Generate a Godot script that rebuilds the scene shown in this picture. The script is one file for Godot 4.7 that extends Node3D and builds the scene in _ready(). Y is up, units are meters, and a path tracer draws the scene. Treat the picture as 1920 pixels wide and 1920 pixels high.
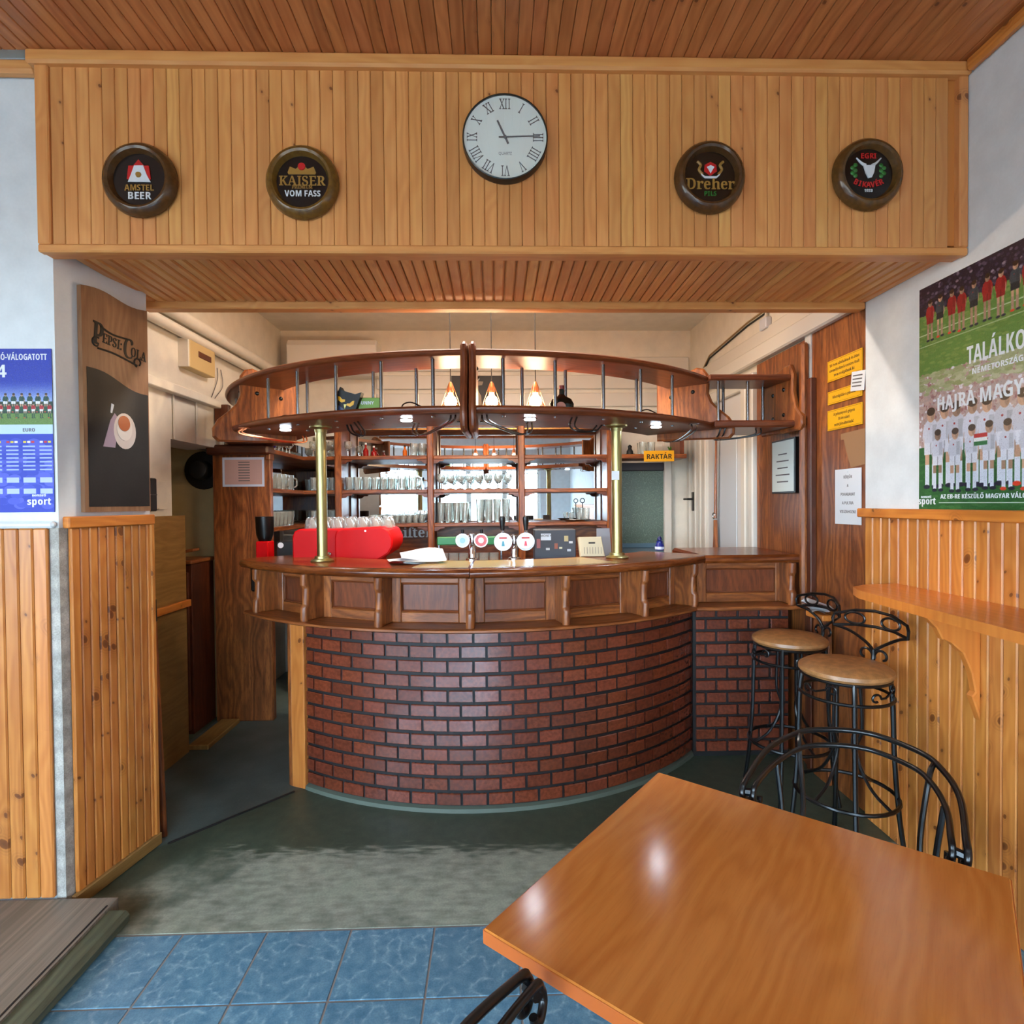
extends Node3D
# A small pub: curved brick bar under a wooden canopy, seen from a table in front of it. y up, metres; "f" is the distance forward of the camera (f = -z).

const CX := -0.10          # centre of the bar's arc
const CF := 4.27
var mats := {}
var used := {}
var rng := RandomNumberGenerator.new()

# ---------------------------------------------------------------- mesh building
class Tris:
	var v := PackedVector3Array()
	var uv := PackedVector2Array()
	func tri(a: Vector3, b: Vector3, c: Vector3, ua := Vector2.ZERO, ub := Vector2.ZERO, uc := Vector2.ZERO) -> void:
		v.append(a); v.append(b); v.append(c)
		uv.append(ua); uv.append(ub); uv.append(uc)
	func quad(a: Vector3, b: Vector3, c: Vector3, d: Vector3, ua := Vector2.ZERO, ub := Vector2.ZERO, uc := Vector2.ZERO, ud := Vector2.ZERO) -> void:
		tri(a, b, c, ua, ub, uc)
		tri(a, c, d, ua, uc, ud)
	func add(o: Tris, x := Transform3D.IDENTITY) -> void:
		for p in o.v: v.append(x * p)
		uv.append_array(o.uv)
	# wood-grain texture coordinates in metres: v runs along axis g, u across it
	func grain(g: int, off := Vector2.ZERO) -> Tris:
		for i in range(0, v.size(), 3):
			var n := (v[i + 1] - v[i]).cross(v[i + 2] - v[i]).abs()
			var m := 0 if n.x >= n.y and n.x >= n.z else (1 if n.y >= n.z else 2)
			for k in 3:
				var p := v[i + k]
				var t := Vector2.ZERO
				if m == g:
					t = Vector2(p[(g + 1) % 3], p[(g + 2) % 3] * 0.2)
				else:
					t = Vector2(p[3 - m - g], p[g])
				uv[i + k] = t + off
		return self
	# closed shapes: turns the faces outward; edges sharper than crease stay sharp
	func mesh(crease := 38.0) -> ArrayMesh:
		var vol := 0.0
		for i in range(0, v.size(), 3):
			vol += v[i].dot(v[i + 1].cross(v[i + 2]))
		if vol > 0.0:     # Godot's front faces run clockwise
			for i in range(0, v.size(), 3):
				var t := v[i + 1]; v[i + 1] = v[i + 2]; v[i + 2] = t
				var q := uv[i + 1]; uv[i + 1] = uv[i + 2]; uv[i + 2] = q
		var fn := PackedVector3Array()
		var at := {}
		for i in range(0, v.size(), 3):
			var n := (v[i + 2] - v[i]).cross(v[i + 1] - v[i])
			fn.append(n)
			if crease > 0.0:
				for k in 3:
					var key := Vector3i((v[i + k] * 50000.0).round())
					if at.has(key): at[key].append(i / 3)
					else: at[key] = [i / 3]
		var c := cos(deg_to_rad(crease))
		var ns := PackedVector3Array()
		for i in range(0, v.size(), 3):
			var f := fn[i / 3]
			var fl := f.normalized()
			for k in 3:
				if crease <= 0.0:
					ns.append(fl)
					continue
				var s := Vector3.ZERO
				for j: int in at[Vector3i((v[i + k] * 50000.0).round())]:
					if fn[j].normalized().dot(fl) >= c: s += fn[j]
				s = s.normalized()
				ns.append(s if s.length() > 0.5 else (fl if fl.length() > 0.5 else Vector3.UP))
		var arr := []
		arr.resize(Mesh.ARRAY_MAX)
		arr[Mesh.ARRAY_VERTEX] = v
		arr[Mesh.ARRAY_NORMAL] = ns
		arr[Mesh.ARRAY_TEX_UV] = uv
		var m := ArrayMesh.new()
		m.add_surface_from_arrays(Mesh.PRIMITIVE_TRIANGLES, arr)
		return m

func V(x: float, y: float, f: float) -> Vector3:
	return Vector3(x, y, -f)

func T(at: Vector3, ry := 0.0, rx := 0.0, rz := 0.0) -> Transform3D:
	return Transform3D(Basis.from_euler(Vector3(rx, ry, rz)), at)

# chamfered box, centred on c
func box(s: Vector3, bev := 0.003, c := Vector3.ZERO) -> Tris:
	var t := Tris.new()
	var h := s * 0.5
	var b := minf(bev, minf(h.x, minf(h.y, h.z)) * 0.9)
	if b <= 0.0001:
		for ax in 3:
			for sg: float in [-1.0, 1.0]:
				var n := Vector3.ZERO; n[ax] = sg * h[ax]
				var u := Vector3.ZERO; u[(ax + 1) % 3] = h[(ax + 1) % 3]
				var w := Vector3.ZERO; w[(ax + 2) % 3] = h[(ax + 2) % 3] * sg
				t.quad(c + n - u - w, c + n - u + w, c + n + u + w, c + n + u - w)
		return t
	var face := {}
	for ax in 3:
		for sg in [-1, 1]:
			var q := []
			for k: Vector2 in [Vector2(-1, -1), Vector2(1, -1), Vector2(1, 1), Vector2(-1, 1)]:
				var p := Vector3.ZERO
				p[ax] = h[ax] * sg
				p[(ax + 1) % 3] = (h[(ax + 1) % 3] - b) * k.x * sg
				p[(ax + 2) % 3] = (h[(ax + 2) % 3] - b) * k.y
				q.append(p + c)
			t.quad(q[0], q[3], q[2], q[1])
	# chamfers along the twelve edges
	for ax in 3:
		var a1 := (ax + 1) % 3
		var a2 := (ax + 2) % 3
		for s1: float in [-1.0, 1.0]:
			for s2: float in [-1.0, 1.0]:
				var p := []
				for e: float in [-1.0, 1.0]:
					var x := Vector3.ZERO; x[ax] = (h[ax] - b) * e; x[a1] = h[a1] * s1; x[a2] = (h[a2] - b) * s2
					var y := Vector3.ZERO; y[ax] = (h[ax] - b) * e; y[a1] = (h[a1] - b) * s1; y[a2] = h[a2] * s2
					p.append(c + x); p.append(c + y)
				if s1 * s2 > 0: t.quad(p[0], p[1], p[3], p[2])
				else: t.quad(p[0], p[2], p[3], p[1])
	for sx: float in [-1.0, 1.0]:
		for sy: float in [-1.0, 1.0]:
			for sz: float in [-1.0, 1.0]:
				var a := c + Vector3(h.x * sx, (h.y - b) * sy, (h.z - b) * sz)
				var d := c + Vector3((h.x - b) * sx, h.y * sy, (h.z - b) * sz)
				var e := c + Vector3((h.x - b) * sx, (h.y - b) * sy, h.z * sz)
				if sx * sy * sz > 0: t.tri(a, e, d)
				else: t.tri(a, d, e)
	return t

# turned shape: profile of (radius, height), closed at both ends where the radius is 0
func lathe(prof: Array, seg := 16) -> Tris:
	var t := Tris.new()
	var run := 0.0
	for i in prof.size() - 1:
		var p: Vector2 = prof[i]
		var q: Vector2 = prof[i + 1]
		var l := p.distance_to(q)
		for k in seg:
			var a := TAU * k / seg
			var b := TAU * (k + 1) / seg
			var p0 := Vector3(cos(a) * p.x, p.y, sin(a) * p.x)
			var p1 := Vector3(cos(b) * p.x, p.y, sin(b) * p.x)
			var q0 := Vector3(cos(a) * q.x, q.y, sin(a) * q.x)
			var q1 := Vector3(cos(b) * q.x, q.y, sin(b) * q.x)
			var ua := Vector2(k / float(seg), run)
			var ub := Vector2((k + 1) / float(seg), run)
			var uc := Vector2((k + 1) / float(seg), run + l)
			var ud := Vector2(k / float(seg), run + l)
			if p.x < 1e-6: t.tri(p0, q1, q0, ua, uc, ud)
			elif q.x < 1e-6: t.tri(p0, p1, q0, ua, ub, ud)
			else: t.quad(p0, p1, q1, q0, ua, ub, uc, ud)
		run += l
	return t

# round bar swept along points
func tube(pts: Array, r: float, seg := 8, closed := false, r_end := -1.0) -> Tris:
	var t := Tris.new()
	var n := pts.size()
	var side := Vector3.ZERO
	var rings := []
	var run := 0.0
	for i in n:
		var a: Vector3 = pts[(i - 1 + n) % n] if (closed or i > 0) else pts[i]
		var b: Vector3 = pts[(i + 1) % n] if (closed or i < n - 1) else pts[i]
		var dir := (b - a).normalized()
		if side == Vector3.ZERO:
			side = dir.cross(Vector3.UP if absf(dir.y) < 0.9 else Vector3.RIGHT).normalized()
		side = (side - dir * side.dot(dir)).normalized()
		var up := dir.cross(side)
		var rr := r if r_end < 0.0 else lerpf(r, r_end, i / float(n - 1))
		var ring := []
		for k in seg:
			var w := TAU * k / seg
			ring.append(pts[i] + (side * cos(w) + up * sin(w)) * rr)
		rings.append(ring)
	for i in (n if closed else n - 1):
		var A: Array = rings[i]
		var B: Array = rings[(i + 1) % n]
		var l: float = pts[i].distance_to(pts[(i + 1) % n])
		for k in seg:
			var k2 := (k + 1) % seg
			var u0 := k * TAU * r / seg
			var u1 := (k + 1) * TAU * r / seg
			t.quad(A[k], A[k2], B[k2], B[k], Vector2(u0, run), Vector2(u1, run), Vector2(u1, run + l), Vector2(u0, run + l))
		run += l
	if not closed:
		for k in seg:
			t.tri(pts[0], rings[0][(k + 1) % seg], rings[0][k])
			t.tri(pts[n - 1], rings[n - 1][k], rings[n - 1][(k + 1) % seg])
	return t

# outline in x, y, extruded along z from -d/2 to d/2, with chamfered rims
func prism(poly: Array, d: float, bev := 0.0) -> Tris:
	var t := Tris.new()
	var pl := PackedVector2Array(poly)
	if Geometry2D.is_polygon_clockwise(pl): pl.reverse()
	var caps := pl
	if bev > 0.0:
		var off := Geometry2D.offset_polygon(pl, -bev, Geometry2D.JOIN_MITER)
		if off.size() == 1 and off[0].size() == pl.size():
			# offset_polygon may start elsewhere: line the corners up
			var best := 0
			for i in off[0].size():
				if off[0][i].distance_to(pl[0]) < off[0][best].distance_to(pl[0]): best = i
			caps = PackedVector2Array()
			for i in pl.size(): caps.append(off[0][(best + i) % pl.size()])
			if Geometry2D.is_polygon_clockwise(caps): caps = pl
		if caps == pl: bev = 0.0
	var h := d * 0.5
	var idx := Geometry2D.triangulate_polygon(caps)
	for i in range(0, idx.size(), 3):
		var a := caps[idx[i]]; var b := caps[idx[i + 1]]; var c := caps[idx[i + 2]]
		if (b - a).cross(c - a) < 0.0:
			var s := b; b = c; c = s
		t.tri(Vector3(a.x, a.y, h), Vector3(b.x, b.y, h), Vector3(c.x, c.y, h), a, b, c)
		t.tri(Vector3(a.x, a.y, -h), Vector3(c.x, c.y, -h), Vector3(b.x, b.y, -h), a, c, b)
	var run := 0.0
	for i in pl.size():
		var j := (i + 1) % pl.size()
		var l := pl[i].distance_to(pl[j])
		var z := h - bev
		var ua := Vector2(-h, run); var ub := Vector2(-h, run + l)
		t.quad(Vector3(pl[i].x, pl[i].y, -z), Vector3(pl[j].x, pl[j].y, -z), Vector3(pl[j].x, pl[j].y, z), Vector3(pl[i].x, pl[i].y, z), ua, ub, ub + Vector2(d, 0), ua + Vector2(d, 0))
		if bev > 0.0:
			t.quad(Vector3(pl[i].x, pl[i].y, z), Vector3(pl[j].x, pl[j].y, z), Vector3(caps[j].x, caps[j].y, h), Vector3(caps[i].x, caps[i].y, h), pl[i], pl[j], caps[j], caps[i])
			t.quad(Vector3(pl[j].x, pl[j].y, -z), Vector3(pl[i].x, pl[i].y, -z), Vector3(caps[i].x, caps[i].y, -h), Vector3(caps[j].x, caps[j].y, -h), pl[j], pl[i], caps[i], caps[j])
		run += l
	return t

# point on the bar's arc: a in degrees (0 faces the table), r from the arc's centre
func arc(a: float, r: float, y: float) -> Vector3:
	var w := deg_to_rad(a)
	return Vector3(CX + r * sin(w), y, -CF + r * cos(w))

# outline in (r, y) swept round the arc from a0 to a1
func arc_sweep(prof: Array, a0: float, a1: float, n: int) -> Tris:
	var t := Tris.new()
	var pl := PackedVector2Array(prof)
	var m := pl.size()
	for i in n:
		var b0 := lerpf(a0, a1, i / float(n))
		var b1 := lerpf(a0, a1, (i + 1) / float(n))
		var run := 0.0
		for k in m:
			var p := pl[k]; var q := pl[(k + 1) % m]
			var l := p.distance_to(q)
			var s0 := deg_to_rad(b0) * 1.6; var s1 := deg_to_rad(b1) * 1.6
			t.quad(arc(b0, p.x, p.y), arc(b1, p.x, p.y), arc(b1, q.x, q.y), arc(b0, q.x, q.y), Vector2(run, s0), Vector2(run, s1), Vector2(run + l, s1), Vector2(run + l, s0))
			run += l
	var idx := Geometry2D.triangulate_polygon(pl)
	for i in range(0, idx.size(), 3):
		var a := pl[idx[i]]; var b := pl[idx[i + 1]]; var c := pl[idx[i + 2]]
		# the caps' turn must agree with the sides'
		var cw := Geometry2D.is_polygon_clockwise(pl)
		if ((b - a).cross(c - a) < 0.0) == cw:
			var s := b; b = c; c = s
		t.tri(arc(a0, a.x, a.y), arc(a0, b.x, b.y), arc(a0, c.x, c.y), a, b, c)
		t.tri(arc(a1, a.x, a.y), arc(a1, c.x, c.y), arc(a1, b.x, b.y), a, c, b)
	return t

# smooth curve through points
func curve(pts: Array, per := 6) -> Array:
	var out := []
	var n := pts.size()
	for i in n - 1:
		var p0: Vector3 = pts[maxi(i - 1, 0)]
		var p1: Vector3 = pts[i]
		var p2: Vector3 = pts[i + 1]
		var p3: Vector3 = pts[mini(i + 2, n - 1)]
		for k in per:
			out.append(p1.cubic_interpolate(p2, p0, p3, k / float(per)))
	out.append(pts[n - 1])
	return out

func spiral(c: Vector3, ux: Vector3, uy: Vector3, r0: float, r1: float, a0: float, a1: float, n := 14) -> Array:
	var out := []
	for i in n + 1:
		var k := i / float(n)
		var a := deg_to_rad(lerpf(a0, a1, k))
		out.append(c + (ux * cos(a) + uy * sin(a)) * lerpf(r0, r1, k))
	return out

# ---------------------------------------------------------------- nodes
func numbered(called: String) -> String:
	used[called] = used.get(called, -1) + 1
	return called if used[called] == 0 else "%s_%03d" % [called, used[called]]

func tag(o: Node3D, label: String, category: String, group := "") -> Node3D:
	o.set_meta("label", label)
	o.set_meta("category", category)
	if group: o.set_meta("group", group)
	return o

func thing(called: String, label: String, category: String, at := Vector3.ZERO, ry := 0.0, group := "") -> Node3D:
	var o := Node3D.new()
	o.name = numbered(called)
	add_child(o)
	o.transform = T(at, ry)
	return tag(o, label, category, group)

func structure(called: String, label := "") -> Node3D:
	var o := Node3D.new()
	o.name = numbered(called)
	add_child(o)
	o.set_meta("kind", "structure")
	if label: o.set_meta("label", label)
	return o

func part(called: String, m: Mesh, mat: Material, parent: Node, x := Transform3D.IDENTITY, label := "") -> MeshInstance3D:
	var o := MeshInstance3D.new()
	o.name = called
	o.mesh = m
	o.material_override = mat
	o.transform = x
	parent.add_child(o, true)
	if label: o.set_meta("label", label)
	return o

func copy(o: Node3D, called: String, at: Vector3, ry := 0.0, label := "") -> Node3D:
	var c: Node3D = o.duplicate()
	c.name = numbered(called)
	add_child(c)
	c.transform = T(at, ry)
	if label: c.set_meta("label", label)
	return c

var fonts := {}
func font(serif := false, heavy := 700, italic := false) -> SystemFont:
	var k := "%s%d%s" % [serif, heavy, italic]
	if not fonts.has(k):
		var s := SystemFont.new()
		s.font_names = PackedStringArray(["Droid Serif" if serif else "Droid Sans"])
		s.font_weight = heavy
		s.font_italic = italic
		fonts[k] = s
	return fonts[k]

# lettering about h metres tall, facing +z of its transform
func letters(s: String, h: float, mat: Material, parent: Node, x: Transform3D, serif := false, depth := 0.002, heavy := 700, italic := false, sx := 1.0) -> MeshInstance3D:
	var m := TextMesh.new()
	m.text = s
	m.font = font(serif, heavy, italic)
	m.font_size = 32
	m.pixel_size = h / 23.0
	m.depth = depth
	m.curve_step = 2.0
	return part("lettering", m, mat, parent, x * Transform3D(Basis.from_scale(Vector3(sx, 1, 1)), Vector3.ZERO))

# ---------------------------------------------------------------- textures and materials
func noise_bytes(w: int, h: int, seed_: int, freq: float, nw := 0, nh := 0, octaves := 3, kind := FastNoiseLite.TYPE_SIMPLEX_SMOOTH, fractal := FastNoiseLite.FRACTAL_FBM) -> PackedByteArray:
	var n := FastNoiseLite.new()
	n.seed = seed_
	n.noise_type = kind
	n.frequency = freq
	n.fractal_type = fractal
	n.fractal_octaves = octaves
	var im := n.get_seamless_image(nw if nw else w, nh if nh else h)
	im.convert(Image.FORMAT_L8)
	if nw and (nw != w or nh != h): im.resize(w, h, Image.INTERPOLATE_CUBIC)
	return im.get_data()

func tex(w: int, h: int, data: PackedByteArray) -> ImageTexture:
	var im := Image.create_from_data(w, h, false, Image.FORMAT_RGB8, data)
	im.generate_mipmaps()
	return ImageTexture.create_from_image(im)

# wood: v along the grain; 0.6 m across, 1.8 m along
func wood_tex(seed_: int, light: Color, dark: Color, knots: int, contrast := 1.0, pores := 0.0) -> ImageTexture:
	var w := 512
	var h := 1024
	var fine := noise_bytes(w, h, seed_, 0.06, w, 24, 3)
	var broad := noise_bytes(w, h, seed_ + 1, 0.012, w, 40, 2)
	var warp := noise_bytes(w, h, seed_ + 2, 0.012, 256, 256, 2)
	var pore := noise_bytes(w, h, seed_ + 3, 0.35, w, 96, 1)
	var r := RandomNumberGenerator.new()
	r.seed = seed_
	var data := PackedByteArray()
	data.resize(w * h * 3)
	var kn := PackedFloat32Array()
	kn.resize(w * h)
	for i in knots:
		var kx := r.randi_range(0, w - 1)
		var ky := r.randi_range(0, h - 1)
		var kr := r.randf_range(3.0, 6.0) if r.randf() < 0.55 else r.randf_range(6.0, 12.0)
		var wide := r.randf_range(0.8, 1.7)
		for dy in range(-40, 41):
			for dx in range(-50, 51):
				var q := Vector2(dx / (kr * wide), (dy + dx * 0.25) / (kr * 0.8)).length()
				var at := ((ky + dy + h) % h) * w + (kx + dx + w) % w
				var s := 0.0
				if q < 1.0: s = 1.0 - 0.25 * q
				elif q < 3.2: s = 0.34 * (1.0 - (q - 1.0) / 2.2) * (0.6 + 0.4 * sin(q * 9.0))
				kn[at] = maxf(kn[at], s)
	for y in h:
		for x in w:
			var i := y * w + x
			var f := fine[i] / 255.0
			var b := broad[i] / 255.0
			var ring := 0.5 + 0.5 * sin((x / float(w) * 24.0 + warp[i] / 255.0 * 5.0 + b * 2.0) * TAU * 0.5)
			var t := 0.38 * f + 0.30 * b + 0.32 * ring
			t = clampf(0.5 + (t - 0.5) * 1.25 * contrast, 0.0, 1.0)
			var c := light.lerp(dark, t)
			if pores > 0.0 and pore[i] > 150: c = c.lerp(dark * 0.55, pores * (pore[i] - 150) / 105.0)
			c = c.lerp(Color(0.30, 0.14, 0.06), kn[i] * 0.72)
			data[i * 3] = int(clampf(c.r, 0, 1) * 255.0)
			data[i * 3 + 1] = int(clampf(c.g, 0, 1) * 255.0)
			data[i * 3 + 2] = int(clampf(c.b, 0, 1) * 255.0)
	return tex(w, h, data)

func flat(c: Color, rough := 0.6, metal := 0.0) -> StandardMaterial3D:
	var m := StandardMaterial3D.new()
	m.albedo_color = c
	m.roughness = rough
	m.metallic = metal
	return m

func wood(t: Texture2D, tint := Color.WHITE, rough := 0.42) -> StandardMaterial3D:
	var m := flat(tint, rough)
	m.albedo_texture = t
	m.uv1_scale = Vector3(1.0 / 0.6, 1.0 / 1.8, 1)
	return m

func glow(c: Color, e: float) -> StandardMaterial3D:
	var m := flat(c, 0.5)
	m.emission_enabled = true
	m.emission = c
	m.emission_energy_multiplier = e
	return m

func shades(t: Texture2D, base: Color, n: int, spread: float, rough := 0.42) -> Array:
	var out := []
	for i in n:
		var k := 1.0 + spread * (i / float(n - 1) - 0.5) * 2.0
		var w := 1.0 + 0.35 * spread * sin(i * 2.4)
		out.append(wood(t, Color(minf(base.r * k, 1), minf(base.g * k * w, 1), minf(base.b * k, 1)), rough))
	return out

func make_materials() -> void:
	var pine := wood_tex(11, Color(0.86, 0.60, 0.34), Color(0.72, 0.44, 0.21), 46, 1.0)
	var pine_plain := wood_tex(12, Color(0.89, 0.67, 0.43), Color(0.79, 0.53, 0.31), 8, 0.8)
	var oak := wood_tex(13, Color(0.66, 0.385, 0.185), Color(0.40, 0.20, 0.09), 0, 1.25, 0.6)
	var oak_red := wood_tex(14, Color(0.52, 0.28, 0.15), Color(0.35, 0.17, 0.09), 0, 1.0, 0.5)
	var lam := wood_tex(15, Color(0.82, 0.52, 0.25), Color(0.72, 0.415, 0.175), 0, 0.8, 0.08)
	var olive := wood_tex(16, Color(0.62, 0.47, 0.25), Color(0.50, 0.36, 0.17), 0, 1.0, 0.2)
	mats.beam = shades(pine_plain, Color(0.99, 0.93, 0.86), 7, 0.06, 0.42)
	mats.wains = shades(pine, Color(0.96, 0.90, 0.78), 6, 0.06, 0.36)
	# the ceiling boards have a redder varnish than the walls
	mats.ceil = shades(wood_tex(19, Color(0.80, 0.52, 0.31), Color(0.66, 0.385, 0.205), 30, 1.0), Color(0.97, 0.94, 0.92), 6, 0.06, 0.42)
	mats.pine = wood(pine_plain, Color(0.95, 0.86, 0.72), 0.4)
	mats.pine_rail = wood(pine, Color(1.0, 0.90, 0.70), 0.36)
	mats.oak = wood(oak, Color(1, 1, 1), 0.36)
	mats.oak_light = wood(oak, Color(1.0, 0.94, 0.86) * 1.0, 0.34)
	mats.oak_light.albedo_color = Color(1, 1, 1)
	mats.oak_dark = wood(oak_red, Color(0.8, 0.76, 0.74), 0.4)
	mats.oak_red = wood(oak_red, Color(1, 0.97, 0.95), 0.33)
	mats.top = wood(oak, Color(0.86, 0.80, 0.76), 0.22)
	mats.laminate = wood(lam, Color(1.0, 0.98, 0.94), 0.15)
	mats.laminate_edge = wood(lam, Color(0.94, 0.78, 0.62), 0.4)
	mats.olive = wood(olive, Color(1, 1, 1), 0.5)
	mats.ledge = wood(pine_plain, Color(0.97, 0.80, 0.58), 0.28)
	mats.white = plaster(Color(0.86, 0.87, 0.87), 21)
	mats.cream = plaster(Color(0.88, 0.855, 0.80), 22)
	mats.khaki = plaster(Color(0.70, 0.62, 0.43), 23)
	mats.white_wood = flat(Color(0.82, 0.80, 0.76), 0.4)
	mats.door_white = flat(Color(0.80, 0.80, 0.80), 0.35)
	mats.mortar = flat(Color(0.07, 0.06, 0.058), 0.6)
	mats.brick = []
	for i in 7:
		var k := 0.92 + 0.16 * i / 6.0
		var m := flat(Color(0.53 * k, 0.245 * k, 0.155 * k + 0.008 * sin(i * 2.3)), 0.25)
		m.metallic_specular = 0.75
		m.albedo_texture = speckle(40 + i % 3)
		m.uv1_triplanar = true
		m.uv1_scale = Vector3(5, 5, 5)
		mats.brick.append(m)
	mats.tile = []
	for i in 4:
		var m := flat(Color(1, 1, 1) * (0.94 + 0.02 * i), 0.16)
		m.albedo_color.a = 1.0
		m.albedo_texture = mats.get("tile_tex") if mats.has("tile_tex") else marble(60)
		mats.tile_tex = m.albedo_texture
		m.uv1_scale = Vector3(1, 1, 1)
		mats.tile.append(m)
	mats.grout = flat(Color(0.52, 0.49, 0.46), 0.8)
	mats.black = flat(Color(0.025, 0.025, 0.028), 0.32)
	mats.black_matte = flat(Color(0.03, 0.03, 0.03), 0.6)
	mats.iron = flat(Color(0.03, 0.032, 0.036), 0.3)
	mats.steel = flat(Color(0.56, 0.56, 0.57), 0.25, 1.0)
	mats.rod = flat(Color(0.46, 0.46, 0.47), 0.25, 1.0)
	mats.chrome = flat(Color(0.80, 0.80, 0.82), 0.12, 1.0)
	mats.brass = flat(Color(0.64, 0.60, 0.41), 0.36, 1.0)
	mats.copper = flat(Color(0.93, 0.64, 0.46), 0.3, 1.0)
	mats.mirror = flat(Color(0.88, 0.90, 0.91), 0.015, 1.0)
	mats.red = flat(Color(0.76, 0.03, 0.05), 0.42)
	mats.red.metallic_specular = 0.25
	mats.green = flat(Color(0.03, 0.38, 0.16), 0.35)
	mats.yellow = flat(Color(0.90, 0.66, 0.05), 0.4)
	mats.ink = flat(Color(0.09, 0.07, 0.05), 0.6)
	mats.ink_grey = flat(Color(0.38, 0.36, 0.36), 0.7)
	mats.paper = flat(Color(0.86, 0.87, 0.88), 0.7)
	mats.vinyl = flat(Color(0.78, 0.54, 0.32), 0.34)
	mats.vinyl.albedo_texture = speckle(43)
	mats.vinyl.uv1_triplanar = true
	mats.vinyl.uv1_scale = Vector3(3, 3, 3)
	mats.glass = flat(Color(0.97, 0.99, 0.98), 0.02)
	mats.glass.refraction_enabled = true
	mats.glass.refraction_scale = 0.05
	mats.glass.transparency = BaseMaterial3D.TRANSPARENCY_ALPHA
	mats.glass.albedo_color.a = 0.12
	mats.pane = flat(Color(0.9, 0.95, 1.0, 0.06), 0.02)
	mats.pane.transparency = BaseMaterial3D.TRANSPARENCY_ALPHA
	mats.floor = floor_paint()

func plaster(c: Color, seed_: int) -> StandardMaterial3D:
	var a := noise_bytes(512, 512, seed_, 0.02, 0, 0, 4)
	var b := noise_bytes(512, 512, seed_ + 5, 0.2, 0, 0, 2)
	var data := PackedByteArray()
	data.resize(512 * 512 * 3)
	for i in 512 * 512:
		var k := 0.96 + 0.06 * (a[i] / 255.0 - 0.3) + 0.02 * (b[i] / 255.0 - 0.5)
		data[i * 3] = int(clampf(c.r * k, 0, 1) * 255)
		data[i * 3 + 1] = int(clampf(c.g * k, 0, 1) * 255)
		data[i * 3 + 2] = int(clampf(c.b * k, 0, 1) * 255)
	var m := flat(Color.WHITE, 0.75)
	m.albedo_texture = tex(512, 512, data)
	m.uv1_triplanar = true
	m.uv1_world_triplanar = true
	m.uv1_scale = Vector3(0.7, 0.7, 0.7)
	return m

func speckle(seed_: int) -> ImageTexture:
	if mats.has("speck%d" % seed_): return mats["speck%d" % seed_]
	var a := noise_bytes(256, 256, seed_, 0.03, 0, 0, 4)
	var b := noise_bytes(256, 256, seed_ + 9, 0.3, 0, 0, 2)
	var data := PackedByteArray()
	data.resize(256 * 256 * 3)
	for i in 256 * 256:
		var k := clampf(0.80 + 0.30 * (a[i] / 255.0 - 0.5) + 0.22 * (b[i] / 255.0 - 0.5), 0, 1)
		for j in 3: data[i * 3 + j] = int(k * 255)
	mats["speck%d" % seed_] = tex(256, 256, data)
	return mats["speck%d" % seed_]

func marble(seed_: int) -> ImageTexture:
	var n := 1024
	var a := noise_bytes(n, n, seed_, 0.011, 0, 0, 4, FastNoiseLite.TYPE_SIMPLEX_SMOOTH, FastNoiseLite.FRACTAL_RIDGED)
	var b := noise_bytes(n, n, seed_ + 3, 0.02, 0, 0, 4)
	var c := noise_bytes(n, n, seed_ + 6, 0.15, 0, 0, 2)
	var data := PackedByteArray()
	data.resize(n * n * 3)
	for i in n * n:
		var vein := pow(clampf((a[i] / 255.0 - 0.60) / 0.40, 0, 1), 1.6)
		var k := b[i] / 255.0
		var col := Color(0.33, 0.50, 0.595).lerp(Color(0.47, 0.63, 0.70), k)
		col = col.lerp(Color(0.72, 0.82, 0.86), vein * 0.75)
		var s := 0.94 + 0.12 * (c[i] / 255.0 - 0.5)
		data[i * 3] = int(clampf(col.r * s, 0, 1) * 255)
		data[i * 3 + 1] = int(clampf(col.g * s, 0, 1) * 255)
		data[i * 3 + 2] = int(clampf(col.b * s, 0, 1) * 255)
	return tex(n, n, data)

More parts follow.
